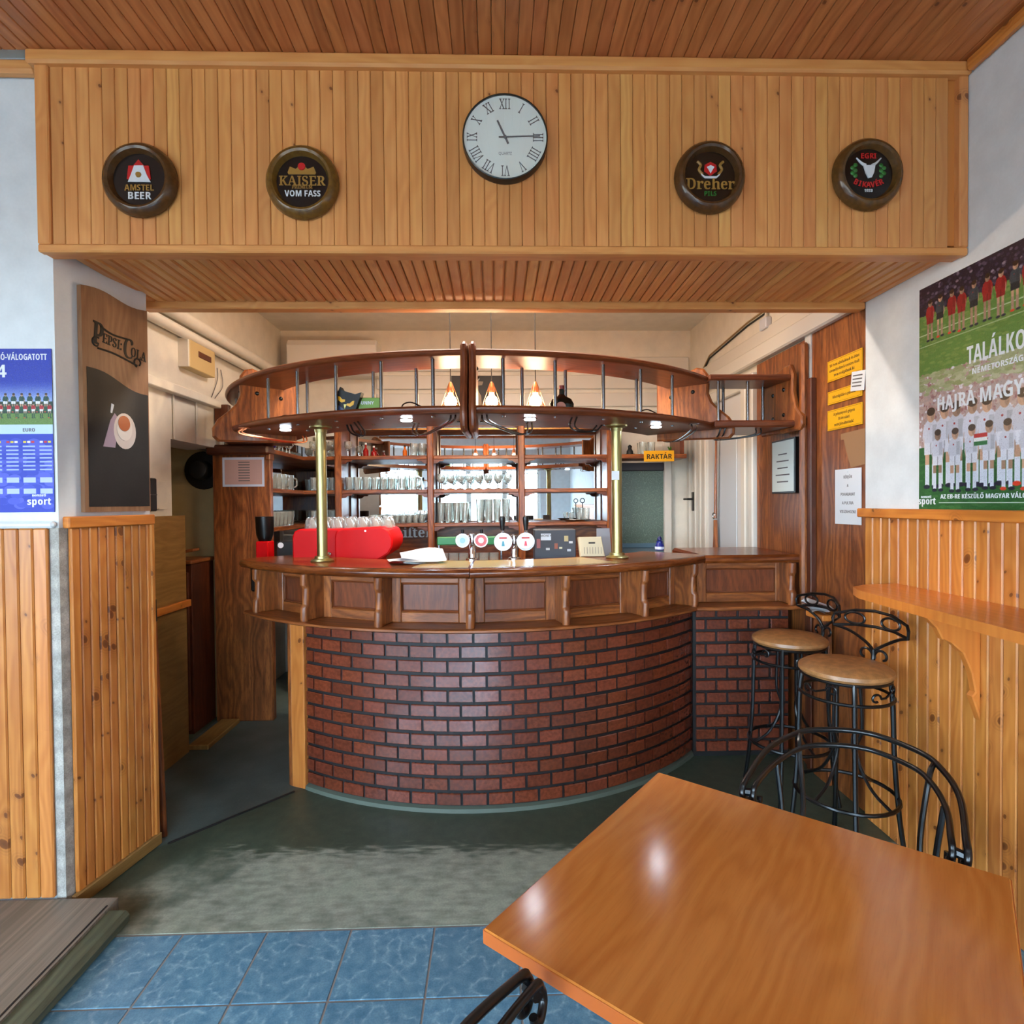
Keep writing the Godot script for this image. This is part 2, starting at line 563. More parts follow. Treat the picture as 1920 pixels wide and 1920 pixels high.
# painted concrete: green floor paint, worn to bare grey-beige where people stand. Texture covers x -1.9 .. 1.9, f 1.9 .. 5.7
func floor_paint() -> StandardMaterial3D:
	var n := 1024
	var a := noise_bytes(n, n, 71, 0.012, 0, 0, 5)
	var b := noise_bytes(n, n, 72, 0.05, 0, 0, 4)
	var s := noise_bytes(n, n, 73, 0.12, 256, 1024, 3)
	var g := noise_bytes(n, n, 74, 0.4, 0, 0, 2)
	var sc := noise_bytes(n, n, 75, 0.03, 1024, 128, 3, FastNoiseLite.TYPE_SIMPLEX_SMOOTH, FastNoiseLite.FRACTAL_RIDGED)
	var data := PackedByteArray()
	data.resize(n * n * 3)
	for y in n:
		for x in n:
			var i := y * n + x
			var px := -1.9 + 3.8 * x / n
			var f := 1.9 + 3.8 * y / n
			var k := a[i] / 255.0
			var q := b[i] / 255.0
			# worn strip in front of the bar, ragged with foot and mop strokes
			var st := s[i] / 255.0
			var edge := 2.41 + 0.05 * (k - 0.5) + 0.12 * (st - 0.5) - 0.02 * px
			var worn := clampf((edge - f) / 0.06, 0, 1)
			worn *= clampf((px + 1.30 + 0.5 * (k - 0.5) + (2.4 - f) * 0.5) / 0.25, 0, 1)
			worn *= clampf(0.78 + 0.6 * (k - 0.45) + 0.35 * (q - 0.5) + 0.45 * (st - 0.5), 0, 1)
			var blue := clampf((f - 2.47 - (px + 1.42) * 1.1) / 0.02, 0, 1) * clampf((-0.95 - px) / 0.05, 0, 1)
			var paint := Color(0.25, 0.305, 0.245).lerp(Color(0.33, 0.37, 0.30), q)
			paint = paint.lerp(Color(0.30, 0.37, 0.37).lerp(Color(0.46, 0.52, 0.52), k), 0.75 * blue)
			var bare := Color(0.80, 0.77, 0.70).lerp(Color(0.64, 0.66, 0.57), k)
			var c := paint.lerp(bare, worn * 0.92)
			var scr := clampf((sc[i] / 255.0 - 0.86) / 0.14, 0, 1)
			c = c.lerp(Color(0.58, 0.57, 0.52), scr * 0.16)
			var m := 0.92 + 0.16 * (g[i] / 255.0 - 0.5)
			data[i * 3] = int(clampf(c.r * m, 0, 1) * 255)
			data[i * 3 + 1] = int(clampf(c.g * m, 0, 1) * 255)
			data[i * 3 + 2] = int(clampf(c.b * m, 0, 1) * 255)
	var m := flat(Color.WHITE, 0.42)
	m.albedo_texture = tex(n, n, data)
	return m

# ---------------------------------------------------------------- the scene
func _ready() -> void:
	rng.seed = 7
	var cam := Camera3D.new()
	cam.name = "camera"
	cam.fov = rad_to_deg(2.0 * atan(960.0 / 1072.0))
	cam.near = 0.05
	cam.far = 60.0
	cam.position = Vector3(0, 1.45, 0)
	cam.basis = Basis(Vector3.UP, deg_to_rad(-1.6)) * Basis(Vector3.RIGHT, deg_to_rad(-0.9)) * Basis(Vector3.BACK, deg_to_rad(-0.5))
	add_child(cam)
	cam.current = true
	var sky_m := ProceduralSkyMaterial.new()      # bright overcast day
	sky_m.sky_top_color = Color(0.72, 0.87, 1.0)
	sky_m.sky_horizon_color = Color(0.85, 0.94, 1.0)
	sky_m.ground_horizon_color = Color(0.62, 0.66, 0.68)
	sky_m.ground_bottom_color = Color(0.40, 0.42, 0.42)
	sky_m.sun_angle_max = 0.0
	sky_m.energy_multiplier = 1.0
	var sky := Sky.new()
	sky.sky_material = sky_m
	var env := Environment.new()
	env.background_mode = Environment.BG_SKY
	env.sky = sky
	env.background_energy_multiplier = 22.5
	env.ambient_light_source = Environment.AMBIENT_SOURCE_SKY
	env.tonemap_mode = Environment.TONE_MAPPER_LINEAR
	env.tonemap_exposure = 1.4
	env.sdfgi_enabled = true
	env.ssao_enabled = true
	env.ssil_enabled = true
	var we := WorldEnvironment.new()
	we.name = "environment"
	we.environment = env
	add_child(we)
	make_materials()
	build_shell()
	build_cladding()
	build_floor()
	build_bar()
	build_canopy()
	build_back_bar()
	build_right_side()
	build_left_side()
	build_table_and_chairs()
	build_stools()
	build_on_bar()
	build_lamps()
	build_glasses()

func slab(called: String, lo: Vector3, hi: Vector3, mat: Material, parent: Node, bev := 0.0) -> MeshInstance3D:
	# lo, hi in (x, y, f)
	var a := V(lo.x, lo.y, hi.z)
	var b := V(hi.x, hi.y, lo.z)
	return part(called, box(b - a, bev).mesh(0.0), mat, parent, T((a + b) * 0.5))

func wood_slab(called: String, lo: Vector3, hi: Vector3, mat: Material, parent: Node, g: int, bev := 0.003) -> MeshInstance3D:
	var a := V(lo.x, lo.y, hi.z)
	var b := V(hi.x, hi.y, lo.z)
	return part(called, box(b - a, bev).grain(g, Vector2(rng.randf() * 3.0, rng.randf() * 3.0)).mesh(0.0), mat, parent, T((a + b) * 0.5))

func build_shell() -> void:
	var s := structure("ceiling", "brown wooden board ceiling of the room and pale ceiling over the bar")
	slab("ceiling_slab", Vector3(-3.6, 3.02, -3.4), Vector3(1.9, 3.2, 2.62), mats.cream, s)
	slab("bar_ceiling", Vector3(-2.7, 2.95, 2.60), Vector3(1.95, 3.2, 5.2), mats.cream, s)
	# boards run away from the table
	var pitch := 0.0445
	var meshes := []
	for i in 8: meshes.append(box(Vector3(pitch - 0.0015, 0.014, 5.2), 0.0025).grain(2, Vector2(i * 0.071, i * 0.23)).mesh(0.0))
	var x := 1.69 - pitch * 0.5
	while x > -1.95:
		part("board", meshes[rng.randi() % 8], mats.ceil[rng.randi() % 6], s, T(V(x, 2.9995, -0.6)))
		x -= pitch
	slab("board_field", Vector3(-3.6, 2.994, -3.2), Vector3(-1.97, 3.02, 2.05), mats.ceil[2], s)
	# outer walls
	s = structure("wall_right", "white plaster wall")
	slab("plaster", Vector3(1.69, 0, -3.4), Vector3(1.95, 3.2, 2.57), mats.white, s)
	slab("plaster", Vector3(1.72, 0, 2.57), Vector3(1.95, 3.2, 5.2), mats.cream, s)
	s = structure("wall_back", "cream wall behind the bar")
	slab("plaster", Vector3(-2.7, 0, 5.0), Vector3(1.95, 3.2, 5.2), mats.cream, s)
	for i in 4:      # white boards laid crosswise
		slab("plank", Vector3(-1.02, 2.13 + i * 0.155, 4.975), Vector3(1.70, 2.13 + i * 0.155 + 0.12, 5.0), mats.white_wood, s, 0.006)
	s = structure("wall_left", "cream wall beside the bar passage")
	slab("plaster", Vector3(-2.1, 0, 2.47), Vector3(-1.84, 3.2, 3.30), mats.cream, s)
	slab("lintel", Vector3(-2.1, 1.83, 3.30), Vector3(-1.84, 3.2, 5.2), mats.cream, s)
	slab("plaster", Vector3(-2.1, 0, 3.98), Vector3(-1.84, 1.83, 5.2), mats.cream, s)
	slab("niche_back", Vector3(-2.5, 0, 3.96), Vector3(-2.1, 1.9, 4.1), mats.khaki, s)
	slab("niche_back", Vector3(-2.1, 0, 3.96), Vector3(-1.84, 1.83, 3.98), mats.khaki, s)
	slab("niche_side", Vector3(-2.5, 0, 3.1), Vector3(-2.4, 1.9, 4.1), mats.khaki, s)
	slab("niche_side", Vector3(-2.4, 0, 3.1), Vector3(-2.1, 1.9, 3.28), mats.khaki, s)
	slab("niche_ceiling", Vector3(-2.5, 1.86, 3.1), Vector3(-2.1, 1.95, 4.1), mats.khaki, s)
	# pillar: the room's front wall with a slightly splayed reveal
	s = structure("wall_front", "white wall with a splayed end beside the bar passage")
	var plan := [Vector2(-3.6, -2.07), Vector2(-1.55, -2.07), Vector2(-1.475, -2.48), Vector2(-3.6, -2.48)]
	var pr := prism(plan, 3.2)
	part("plaster", pr.mesh(0.0), mats.white, s, Transform3D(Basis(Vector3(1, 0, 0), Vector3(0, 0, 1), Vector3(0, -1, 0)), Vector3(0, 1.6, 0)))
	# walls of the room behind the camera, with the windows that light it
	s = structure("wall_far_left", "white wall with an added window")
	slab("plaster", Vector3(-3.8, 0, -3.4), Vector3(-3.6, 0.85, 2.5), mats.white, s)
	slab("plaster", Vector3(-3.8, 2.45, -3.4), Vector3(-3.6, 3.2, 2.5), mats.white, s)
	slab("plaster", Vector3(-3.8, 0.85, -3.4), Vector3(-3.6, 2.45, -2.9), mats.white, s)
	slab("plaster", Vector3(-3.8, 0.85, -0.3), Vector3(-3.6, 2.45, 2.5), mats.white, s)
	s = structure("wall_rear", "white wall with windows and a glazed door")
	slab("plaster", Vector3(-3.6, 0, -3.4), Vector3(-0.62, 0.85, -3.2), mats.white, s)
	slab("plaster", Vector3(0.20, 0, -3.4), Vector3(1.9, 0.85, -3.2), mats.white, s)
	slab("plaster", Vector3(-3.6, 2.45, -3.4), Vector3(1.9, 3.2, -3.2), mats.white, s)
	slab("plaster", Vector3(-3.6, 0.85, -3.4), Vector3(-3.2, 2.45, -3.2), mats.white, s)
	slab("plaster", Vector3(-1.75, 0.85, -3.4), Vector3(-1.45, 2.45, -3.2), mats.white, s)
	slab("plaster", Vector3(1.0, 0.85, -3.4), Vector3(1.9, 2.45, -3.2), mats.white, s)
	# [name, start, end, bottom, divisions, on the far left wall]
	for q: Array in [["window_1", -3.2, -1.75, 0.85, 2, false], ["window_2", -1.45, -0.62, 0.85, 1, false], ["door_3", -0.62, 0.20, 0.0, 1, false], ["window_3", 0.20, 1.0, 0.85, 1, false], ["added_window_4", -2.9, -0.3, 0.85, 3, true]]:
		var w := structure(q[0], "white framed glazed door" if q[3] == 0.0 else "white framed window")
		if q[5]: w.transform = Transform3D(Basis(Vector3.UP, PI / 2), Vector3(-0.4, 0, 0))  # this window is added to light the right wall and the ceiling
		var a: float = q[1]
		var b: float = q[2]
		var lo: float = q[3]
		var n: int = q[4]
		for y: float in [lo, 2.39]: slab("frame", Vector3(a, y, -3.33), Vector3(b, y + 0.06, -3.27), mats.white_wood, w, 0.004)
		for k in n + 1:
			var xx := lerpf(a, b - 0.06, k / float(n))
			slab("frame", Vector3(xx, lo + 0.06, -3.33), Vector3(xx + 0.06, 2.39, -3.27), mats.white_wood, w, 0.004)
		for k in n:
			var x0 := lerpf(a, b - 0.06, k / float(n)) + 0.06
			var x1 := lerpf(a, b - 0.06, (k + 1) / float(n))
			slab("pane", Vector3(x0, lo + 0.06, -3.302), Vector3(x1, 2.39, -3.298), mats.pane, w)

# a run of boards along a wall; o = start, dir = along, out = towards the room
func boards(parent: Node, o: Vector3, dir: Vector3, out: Vector3, length: float, y0: float, y1: float, pitch: float, set_: Array, thick := 0.014, bev := 0.0045, joint := 0.002) -> void:
	var meshes := []
	for i in 18: meshes.append(box(Vector3(pitch - joint, y1 - y0, thick), bev).grain(1, Vector2(rng.randf() * 0.6, rng.randf() * 1.8)).mesh(0.0))
	var n := int(length / pitch)
	var shift := rng.randi() % 18
	var b := Basis(dir, Vector3.UP, dir.cross(Vector3.UP))
	for i in n:
		var at := o + dir * (i + 0.5) * pitch + out * (thick * 0.5 + rng.randf() * 0.0008)
		at.y = (y0 + y1) * 0.5
		part("board", meshes[(i * 7 + shift) % 18], set_[rng.randi() % set_.size()], parent, Transform3D(b, at))

func build_cladding() -> void:
	# the deep beam across the opening
	var s := structure("ceiling_beam", "deep beam clad in narrow honey coloured pine boards across the room")
	slab("core", Vector3(-1.535, 2.36, 2.0255), Vector3(1.69, 3.02, 2.60), mats.pine, s)
	boards(s, V(-1.505, 0, 2.025), Vector3.RIGHT, Vector3.BACK, 3.165, 2.344, 2.955, 0.0434, mats.beam, 0.015, 0.0020, 0.0013)
	boards(s, V(-1.505, 0, 2.60), Vector3.RIGHT, Vector3.FORWARD, 3.195, 2.365, 2.95, 0.0434, mats.beam, 0.015, 0.0020, 0.0013)
	var meshes := []
	for i in 8: meshes.append(box(Vector3(0.040, 0.014, 0.50), 0.006).grain(2, Vector2(i * 0.075, i * 0.31)).mesh(0.0))
	for i in 74: part("soffit_board", meshes[rng.randi() % 8], mats.beam[rng.randi() % 7], s, T(V(-1.52 + (i + 0.5) * 0.0434, 2.353 - rng.randf() * 0.001, 2.315)))
	wood_slab("bottom_rail", Vector3(-1.55, 2.318, 2.0), Vector3(1.688, 2.346, 2.03), mats.beam[3], s, 0, 0.005)
	wood_slab("soffit_edge", Vector3(-1.55, 2.322, 2.03), Vector3(1.688, 2.352, 2.075), mats.beam[2], s, 0, 0.004)
	wood_slab("back_rail", Vector3(-1.55, 2.318, 2.565), Vector3(1.688, 2.362, 2.625), mats.beam[1], s, 0, 0.005)
	wood_slab("end_stile", Vector3(-1.55, 2.346, 2.0), Vector3(-1.505, 2.955, 2.03), mats.beam[4], s, 1, 0.004)
	wood_slab("end_stile", Vector3(1.655, 2.346, 2.0), Vector3(1.688, 2.955, 2.03), mats.beam[2], s, 1, 0.004)
	wood_slab("side_panel", Vector3(-1.549, 2.33, 2.03), Vector3(-1.536, 2.99, 2.06), mats.beam[1], s, 1, 0.002)
	# cornice under the ceiling boards
	var t := structure("trim_1", "pine cornice along the top of the beam")
	wood_slab("cornice", Vector3(-1.57, 2.945, 1.984), Vector3(1.69, 2.9925, 2.03), mats.beam[3], t, 0, 0.008)
	t = structure("trim_2", "pine cornice along the right wall")
	wood_slab("cornice", Vector3(1.66, 2.948, -3.2), Vector3(1.69, 2.9925, 1.984), mats.wains[4], t, 2, 0.008)
	t = structure("trim_3", "pine cornice over the white front wall")
	wood_slab("cornice", Vector3(-3.6, 2.945, 2.03), Vector3(-1.57, 2.9925, 2.07), mats.beam[5], t, 0, 0.01)
	# wainscot on the front wall, its reveal and the right wall
	var w := structure("trim_4", "pale knotty pine boarding on the front wall")
	boards(w, V(-3.6, 0, 2.07), Vector3.RIGHT, Vector3.BACK, 2.02, 0.06, 1.375, 0.0505, mats.wains, 0.016)
	slab("sill", Vector3(-3.6, 1.376, 2.045), Vector3(-1.553, 1.40, 2.07), mats.white, w, 0.008)
	w = structure("trim_5", "knotty pine boarding with a top rail on the wall end")
	var a := V(-1.55, 0, 2.07)
	var b := V(-1.475, 0, 2.48)
	var dir := (b - a).normalized()
	var out := Vector3.UP.cross(dir) * -1.0
	if out.x < 0: out = -out
	boards(w, a + dir * 0.03, dir, out, 0.385, 0.045, 1.375, 0.0385, mats.wains, 0.016)
	var basis_ := Basis(dir, Vector3.UP, dir.cross(Vector3.UP))
	var mid := a + dir * 0.215
	part("top_rail", box(Vector3(0.40, 0.042, 0.03), 0.004).grain(0).mesh(0.0), mats.pine_rail, w, Transform3D(basis_, mid + out * 0.012 + Vector3(0, 1.394, 0)))
	part("base_strip", box(Vector3(0.41, 0.05, 0.022), 0.004).grain(0).mesh(0.0), mats.olive, w, Transform3D(basis_, mid + out * 0.018 + Vector3(0, 0.026, 0)))
	part("corner_strip", box(Vector3(0.022, 1.37, 0.024), 0.004).grain(1).mesh(0.0), mats.wains[3], w, Transform3D(basis_, a + dir * 0.404 + out * 0.012 + Vector3(0, 0.69, 0)))
	var bare := flat(Color(0.78, 0.74, 0.69), 0.8)
	bare.albedo_texture = speckle(48)
	bare.uv1_triplanar = true
	bare.uv1_scale = Vector3(2, 2, 2)
	part("bare_corner", box(Vector3(0.036, 1.376, 0.004), 0.001).mesh(0.0), bare, w, Transform3D(basis_, a + dir * 0.014 + out * 0.001 + Vector3(0, 0.688, 0)))
	part("bare_corner", box(Vector3(0.030, 1.376, 0.004), 0.001).mesh(0.0), bare, w, T(V(-1.566, 0.688, 2.069)))
	w = structure("trim_6", "honey coloured knotty pine boarding on the right wall")
	boards(w, V(1.69, 0, -2.3), Vector3(0, 0, -1), Vector3.LEFT, 4.875, 0.0, 1.375, 0.0545, mats.wains, 0.016)
	wood_slab("top_rail", Vector3(1.655, 1.372, -2.3), Vector3(1.69, 1.412, 2.58), mats.pine_rail, w, 2, 0.004)

func build_floor() -> void:
	var s := structure("floor", "worn green painted concrete in front of the bar and blue marbled tiles")
	slab("base", Vector3(-3.8, -0.2, -3.4), Vector3(1.95, -0.012, 5.2), mats.grout, s)
	# painted concrete, with texture coordinates from its place on the ground
	var t := Tris.new()
	for q: Array in [[-1.93, 1.95, 1.95, 5.2], [-2.8, 2.48, -1.93, 5.2]]:
		var b := box(Vector3(q[2] - q[0], 0.012, q[3] - q[1]), 0.0, Vector3((q[0] + q[2]) * 0.5, -0.006, -(q[1] + q[3]) * 0.5))
		for i in b.v.size(): b.uv[i] = Vector2((b.v[i].x + 1.9) / 3.8, (-b.v[i].z - 1.9) / 3.8)
		t.add(b)
	part("painted_concrete", t.mesh(0.0), mats.floor, s)
	# a low seam where the passage floor starts
	var a := V(-1.42, 0, 2.47)
	var e := V(-1.03, 0, 2.90)
	var d := (e - a).normalized()
	part("threshold_strip", box(Vector3(a.distance_to(e), 0.008, 0.012), 0.003).mesh(0.0), mats.mortar, s, Transform3D(Basis(d, Vector3.UP, d.cross(Vector3.UP)), (a + e) * 0.5 + Vector3(0, 0.002, 0)))
	slab("grout_bed", Vector3(-3.6, -0.012, -0.04), Vector3(1.69, -0.0025, 1.95), mats.grout, s)
	# blue tiles: joints line up with the edge of the concrete
	var pitch := 0.283
	var meshes := []
	for i in 6:
		var b := box(Vector3(pitch - 0.006, 0.012, pitch - 0.006), 0.0015)
		var o := Vector2(i * 0.37, i * 0.21)
		for k in b.v.size(): b.uv[k] = Vector2(b.v[k].x, b.v[k].z) * 0.9 + o
		meshes.append(b.mesh(0.0))
	for r in 7:
		for c in 13:
			var x := -1.92 + (c + 0.5) * pitch + 0.0
			var f := 1.944 - (r + 0.5) * pitch
			part("tile", meshes[rng.randi() % 6], mats.tile[rng.randi() % 4], s, T(V(x + 0.0, -0.0065 + rng.randf() * 0.0006, f), (rng.randi() % 4) * PI / 2))
	slab("tile_field", Vector3(-3.6, -0.012, -3.2), Vector3(1.69, -0.0015, -0.04), mats.tile[1], s)
	# low painted platform at the front wall
	var p := thing("platform_step", "low worn wooden platform with a green painted edge below the white wall", "step", V(-1.7, 0, 1.6))
	var grey_t := wood_tex(17, Color(0.56, 0.52, 0.47), Color(0.40, 0.38, 0.34), 0, 1.1, 0.3)
	var wood_m: StandardMaterial3D = wood(grey_t, Color(1, 0.97, 0.94), 0.5)
	var pl := [Vector2(-3.58 + 1.7, -2.05 + 1.6), Vector2(-1.355 + 1.7, -2.05 + 1.6), Vector2(-1.345 + 1.7, 3.0), Vector2(-3.58 + 1.7, 3.0)]
	part("deck", prism(pl, 0.06).grain(2).mesh(0.0), wood_m, p, Transform3D(Basis(Vector3(1, 0, 0), Vector3(0, 0, 1), Vector3(0, -1, 0)), Vector3(0, 0.03, 0)))
	part("edge_board", box(Vector3(0.085, 0.05, 3.0), 0.014).grain(2).mesh(0.0), wood(grey_t, Color(0.72, 0.80, 0.70), 0.5), p, T(V(0.375, 0.026, -1.09)))
	part("joint_strip", box(Vector3(0.008, 0.012, 3.0), 0.002).mesh(0.0), mats.mortar, p, T(V(0.333, 0.056, -1.09)))

# ---------------------------------------------------------------- the bar
func build_bar() -> void:
	var s := thing("brick_bar", "curved bar front of dark red brick below oak panels", "bar counter", arc(0, 0, 0))
	var inv := s.transform.affine_inverse()
	var put := inv
	part("mortar_core", arc_sweep([Vector2(1.44, 0), Vector2(1.592, 0), Vector2(1.592, 0.87), Vector2(1.44, 0.87)], -33.2, 51.0, 40).mesh(), mats.mortar, s, put)
	slab("mortar_core", Vector3(1.11, 0, 3.205), Vector3(1.66, 0.87, 3.35), mats.mortar, s).transform = put * T(V(1.385, 0.435, 3.2775))
	part("skirting", arc_sweep([Vector2(1.58, 0), Vector2(1.615, 0), Vector2(1.612, 0.018), Vector2(1.588, 0.026)], -33.2, 50.0, 40).mesh(), flat(Color(0.33, 0.36, 0.31), 0.6), s, put)
	var row_h := 0.0695
	var deg := rad_to_deg(0.1225 / 1.6)
	var joint := rad_to_deg(0.0125 / 1.6)
	for row in 12:
		var y0 := 0.030 + row * row_h
		var y1 := y0 + row_h - 0.0145
		var a := -33.1 - (deg * 0.5 if row % 2 == 1 else 0.0)
		while a < 50.5:
			var b0 := maxf(a, -33.1)
			var b1 := minf(a + deg - joint, 50.6)
			if b1 - b0 > 0.5:
				var jr := rng.randf() * 0.0025
				var m := arc_sweep([Vector2(1.585, y0), Vector2(1.597 + jr, y0), Vector2(1.600 + jr, y0 + 0.003), Vector2(1.600 + jr, y1 - 0.003), Vector2(1.597 + jr, y1), Vector2(1.585, y1)], b0, b1, 2).mesh(30.0)
				part("brick", m, mats.brick[rng.randi() % 7], s, put)
			a += deg
		var x := 1.125 - (0.06 if row % 2 == 0 else 0.0)
		while x < 1.65:
			var x0 := maxf(x, 1.125)
			var x1 := minf(x + 0.110, 1.655)
			if x1 - x0 > 0.02:
				var mm := slab("brick", Vector3(x0, y0, 3.192 - rng.randf() * 0.002), Vector3(x1, y1, 3.21), mats.brick[rng.randi() % 7], s, 0.003)
				mm.transform = put * mm.transform
			x += 0.1225
	# pine boards that close the passage end
	var e0 := arc(-33.4, 1.60, 0)
	var e1 := arc(-36.2, 1.615, 0)
	var dd := (e1 - e0).normalized()
	part("end_board", box(Vector3(0.085, 0.86, 0.03), 0.003).grain(1).mesh(0.0), mats.wains[2], s, put * Transform3D(Basis(dd, Vector3.UP, dd.cross(Vector3.UP)), (e0 + e1) * 0.5 + Vector3(0, 0.43, 0)))
	var e2 := arc(-36.6, 1.62, 0)
	var e3 := arc(-36.6, 1.40, 0)
	var d2 := (e3 - e2).normalized()
	part("end_board", box(Vector3(0.24, 0.86, 0.03), 0.003).grain(1).mesh(0.0), mats.oak, s, put * Transform3D(Basis(d2, Vector3.UP, d2.cross(Vector3.UP)), (e2 + e3) * 0.5 + Vector3(0, 0.43, 0)))
	# ledge under the panels
	var led := [Vector2(1.40, 0.865), Vector2(1.712, 0.865), Vector2(1.722, 0.871), Vector2(1.722, 0.880), Vector2(1.712, 0.886), Vector2(1.40, 0.886)]
	part("ledge", arc_sweep(led, -47.0, 47.0, 56).mesh(), mats.oak, s, put)
	wood_slab("ledge", Vector3(1.06, 0.8655, 3.0), Vector3(1.66, 0.8855, 3.4), mats.oak, s, 0, 0.006).transform = put * T(V(1.36, 0.8755, 3.2))
	# shaped brackets and framed panels between them
	var angs := [-43.5, -29.5, -15.2, -0.7, 14.4, 29.4, 43.4]
	var prof := [Vector2(1.555, 0.886), Vector2(1.704, 0.886), Vector2(1.706, 0.90), Vector2(1.705, 0.948), Vector2(1.697, 0.956), Vector2(1.693, 0.968), Vector2(1.692, 1.042), Vector2(1.696, 1.056), Vector2(1.705, 1.064), Vector2(1.706, 1.113), Vector2(1.555, 1.113)]
	var rim := []
	for q in prof.slice(1, 10): rim.append(Vector3(q.x - 0.012, q.y, 0))
	for a: float in angs:
		var w := deg_to_rad(a)
		var radial := Vector3(sin(w), 0, cos(w))
		var bs := Basis(radial, Vector3.UP, radial.cross(Vector3.UP))
		var origin := arc(0, 0, 0)
		var t := prism(prof, 0.036, 0.006)
		t.add(tube(rim, 0.020, 10))
		part("bracket", t.grain(1, Vector2(a * 0.01, 0)).mesh(), mats.oak_light, s, put * Transform3D(bs, origin))
	for i in 6:
		panel(s, put, arc(angs[i], 1.575, 0), arc(angs[i + 1], 1.575, 0), 0.886, 1.113)
	panel(s, put, arc(-48.5, 1.575, 0), arc(-43.5, 1.575, 0), 0.886, 1.113, true)
	panel(s, put, arc(43.4, 1.575, 0) + Vector3(0, 0, 0.0), V(1.115, 0, 3.19), 0.886, 1.113, true)
	panel(s, put, V(1.11, 0, 3.165), V(1.62, 0, 3.165), 0.886, 1.113)
	for bx: float in [1.60]:
		var t := prism(prof, 0.036, 0.006)
		t.add(tube(rim, 0.020, 10))
		part("bracket", t.grain(1).mesh(), mats.oak_light, s, put * Transform3D(Basis(Vector3.BACK, Vector3.UP, Vector3.BACK.cross(Vector3.UP)), V(bx, 0, 3.165 + 1.575)))
	# worktop: two curved halves and a straight end
	var c := thing("bar_worktop", "glossy dark oak bar top with a rounded edge following the curved bar", "worktop", arc(0, 0, 0))
	var top := [Vector2(1.325, 1.113), Vector2(1.702, 1.113), Vector2(1.716, 1.118), Vector2(1.724, 1.130), Vector2(1.724, 1.142), Vector2(1.716, 1.153), Vector2(1.702, 1.158), Vector2(1.325, 1.158)]
	part("top_section", arc_sweep(top, -48.5, -0.75, 40).mesh(), mats.top, c, put)
	part("top_section", arc_sweep(top, -0.65, 47.0, 40).mesh(), mats.top, c, put)
	part("top_section", tip(), mats.top, c, put)
	wood_slab("top_section", Vector3(1.12, 1.112, 3.065), Vector3(1.668, 1.156, 3.62), mats.top, c, 0, 0.014).transform = put * T(V(1.394, 1.134, 3.3425))
	part("beige_strip", arc_sweep([Vector2(1.36, 1.1575), Vector2(1.665, 1.1575), Vector2(1.665, 1.1592), Vector2(1.36, 1.1592)], -10.0, -1.0, 10).mesh(), flat(Color(0.70, 0.60, 0.40), 0.22), c, put)  # thin beige band laid on the worktop
	part("beige_strip", arc_sweep([Vector2(1.36, 1.1575), Vector2(1.665, 1.1575), Vector2(1.665, 1.1592), Vector2(1.36, 1.1592)], -0.4, 24.0, 16).mesh(), flat(Color(0.70, 0.60, 0.40), 0.22), c, put)
	# work surface on the barman's side
	var u := thing("work_counter", "low steel topped counter behind the bar, under the worktop", "counter", arc(0, 0, 0))
	part("steel_top", arc_sweep([Vector2(0.85, 0.90), Vector2(1.40, 0.90), Vector2(1.40, 0.93), Vector2(0.85, 0.93)], -46.0, 46.0, 30).mesh(), mats.steel, u, put)
	part("cabinet", arc_sweep([Vector2(0.90, 0), Vector2(1.40, 0), Vector2(1.40, 0.90), Vector2(0.90, 0.90)], -46.0, 46.0, 30).mesh(), mats.oak_dark, u, put)

# rounded end of the worktop on the passage side
func tip() -> Mesh:
	var t := Tris.new()
	var a := arc(-48.5, 1.71, 0)
	var w := deg_to_rad(-48.5)
	var radial := Vector3(sin(w), 0, cos(w))
	var pl := []
	for i in 9:
		var g := PI * i / 8.0
		pl.append(Vector2(-0.02 + 0.0 + 0.18 * (cos(g) - 1.0) , sin(g) * -0.07))
	t = prism(pl, 0.044, 0.01)
	t = _moved(t, Transform3D(Basis(radial, radial.cross(Vector3.UP) * -1.0, Vector3.UP), a + Vector3(0, 1.1355, 0)))
	return t.grain(0).mesh()

func _moved(t: Tris, x: Transform3D) -> Tris:
	var o := Tris.new()
	o.add(t, x)
	return o

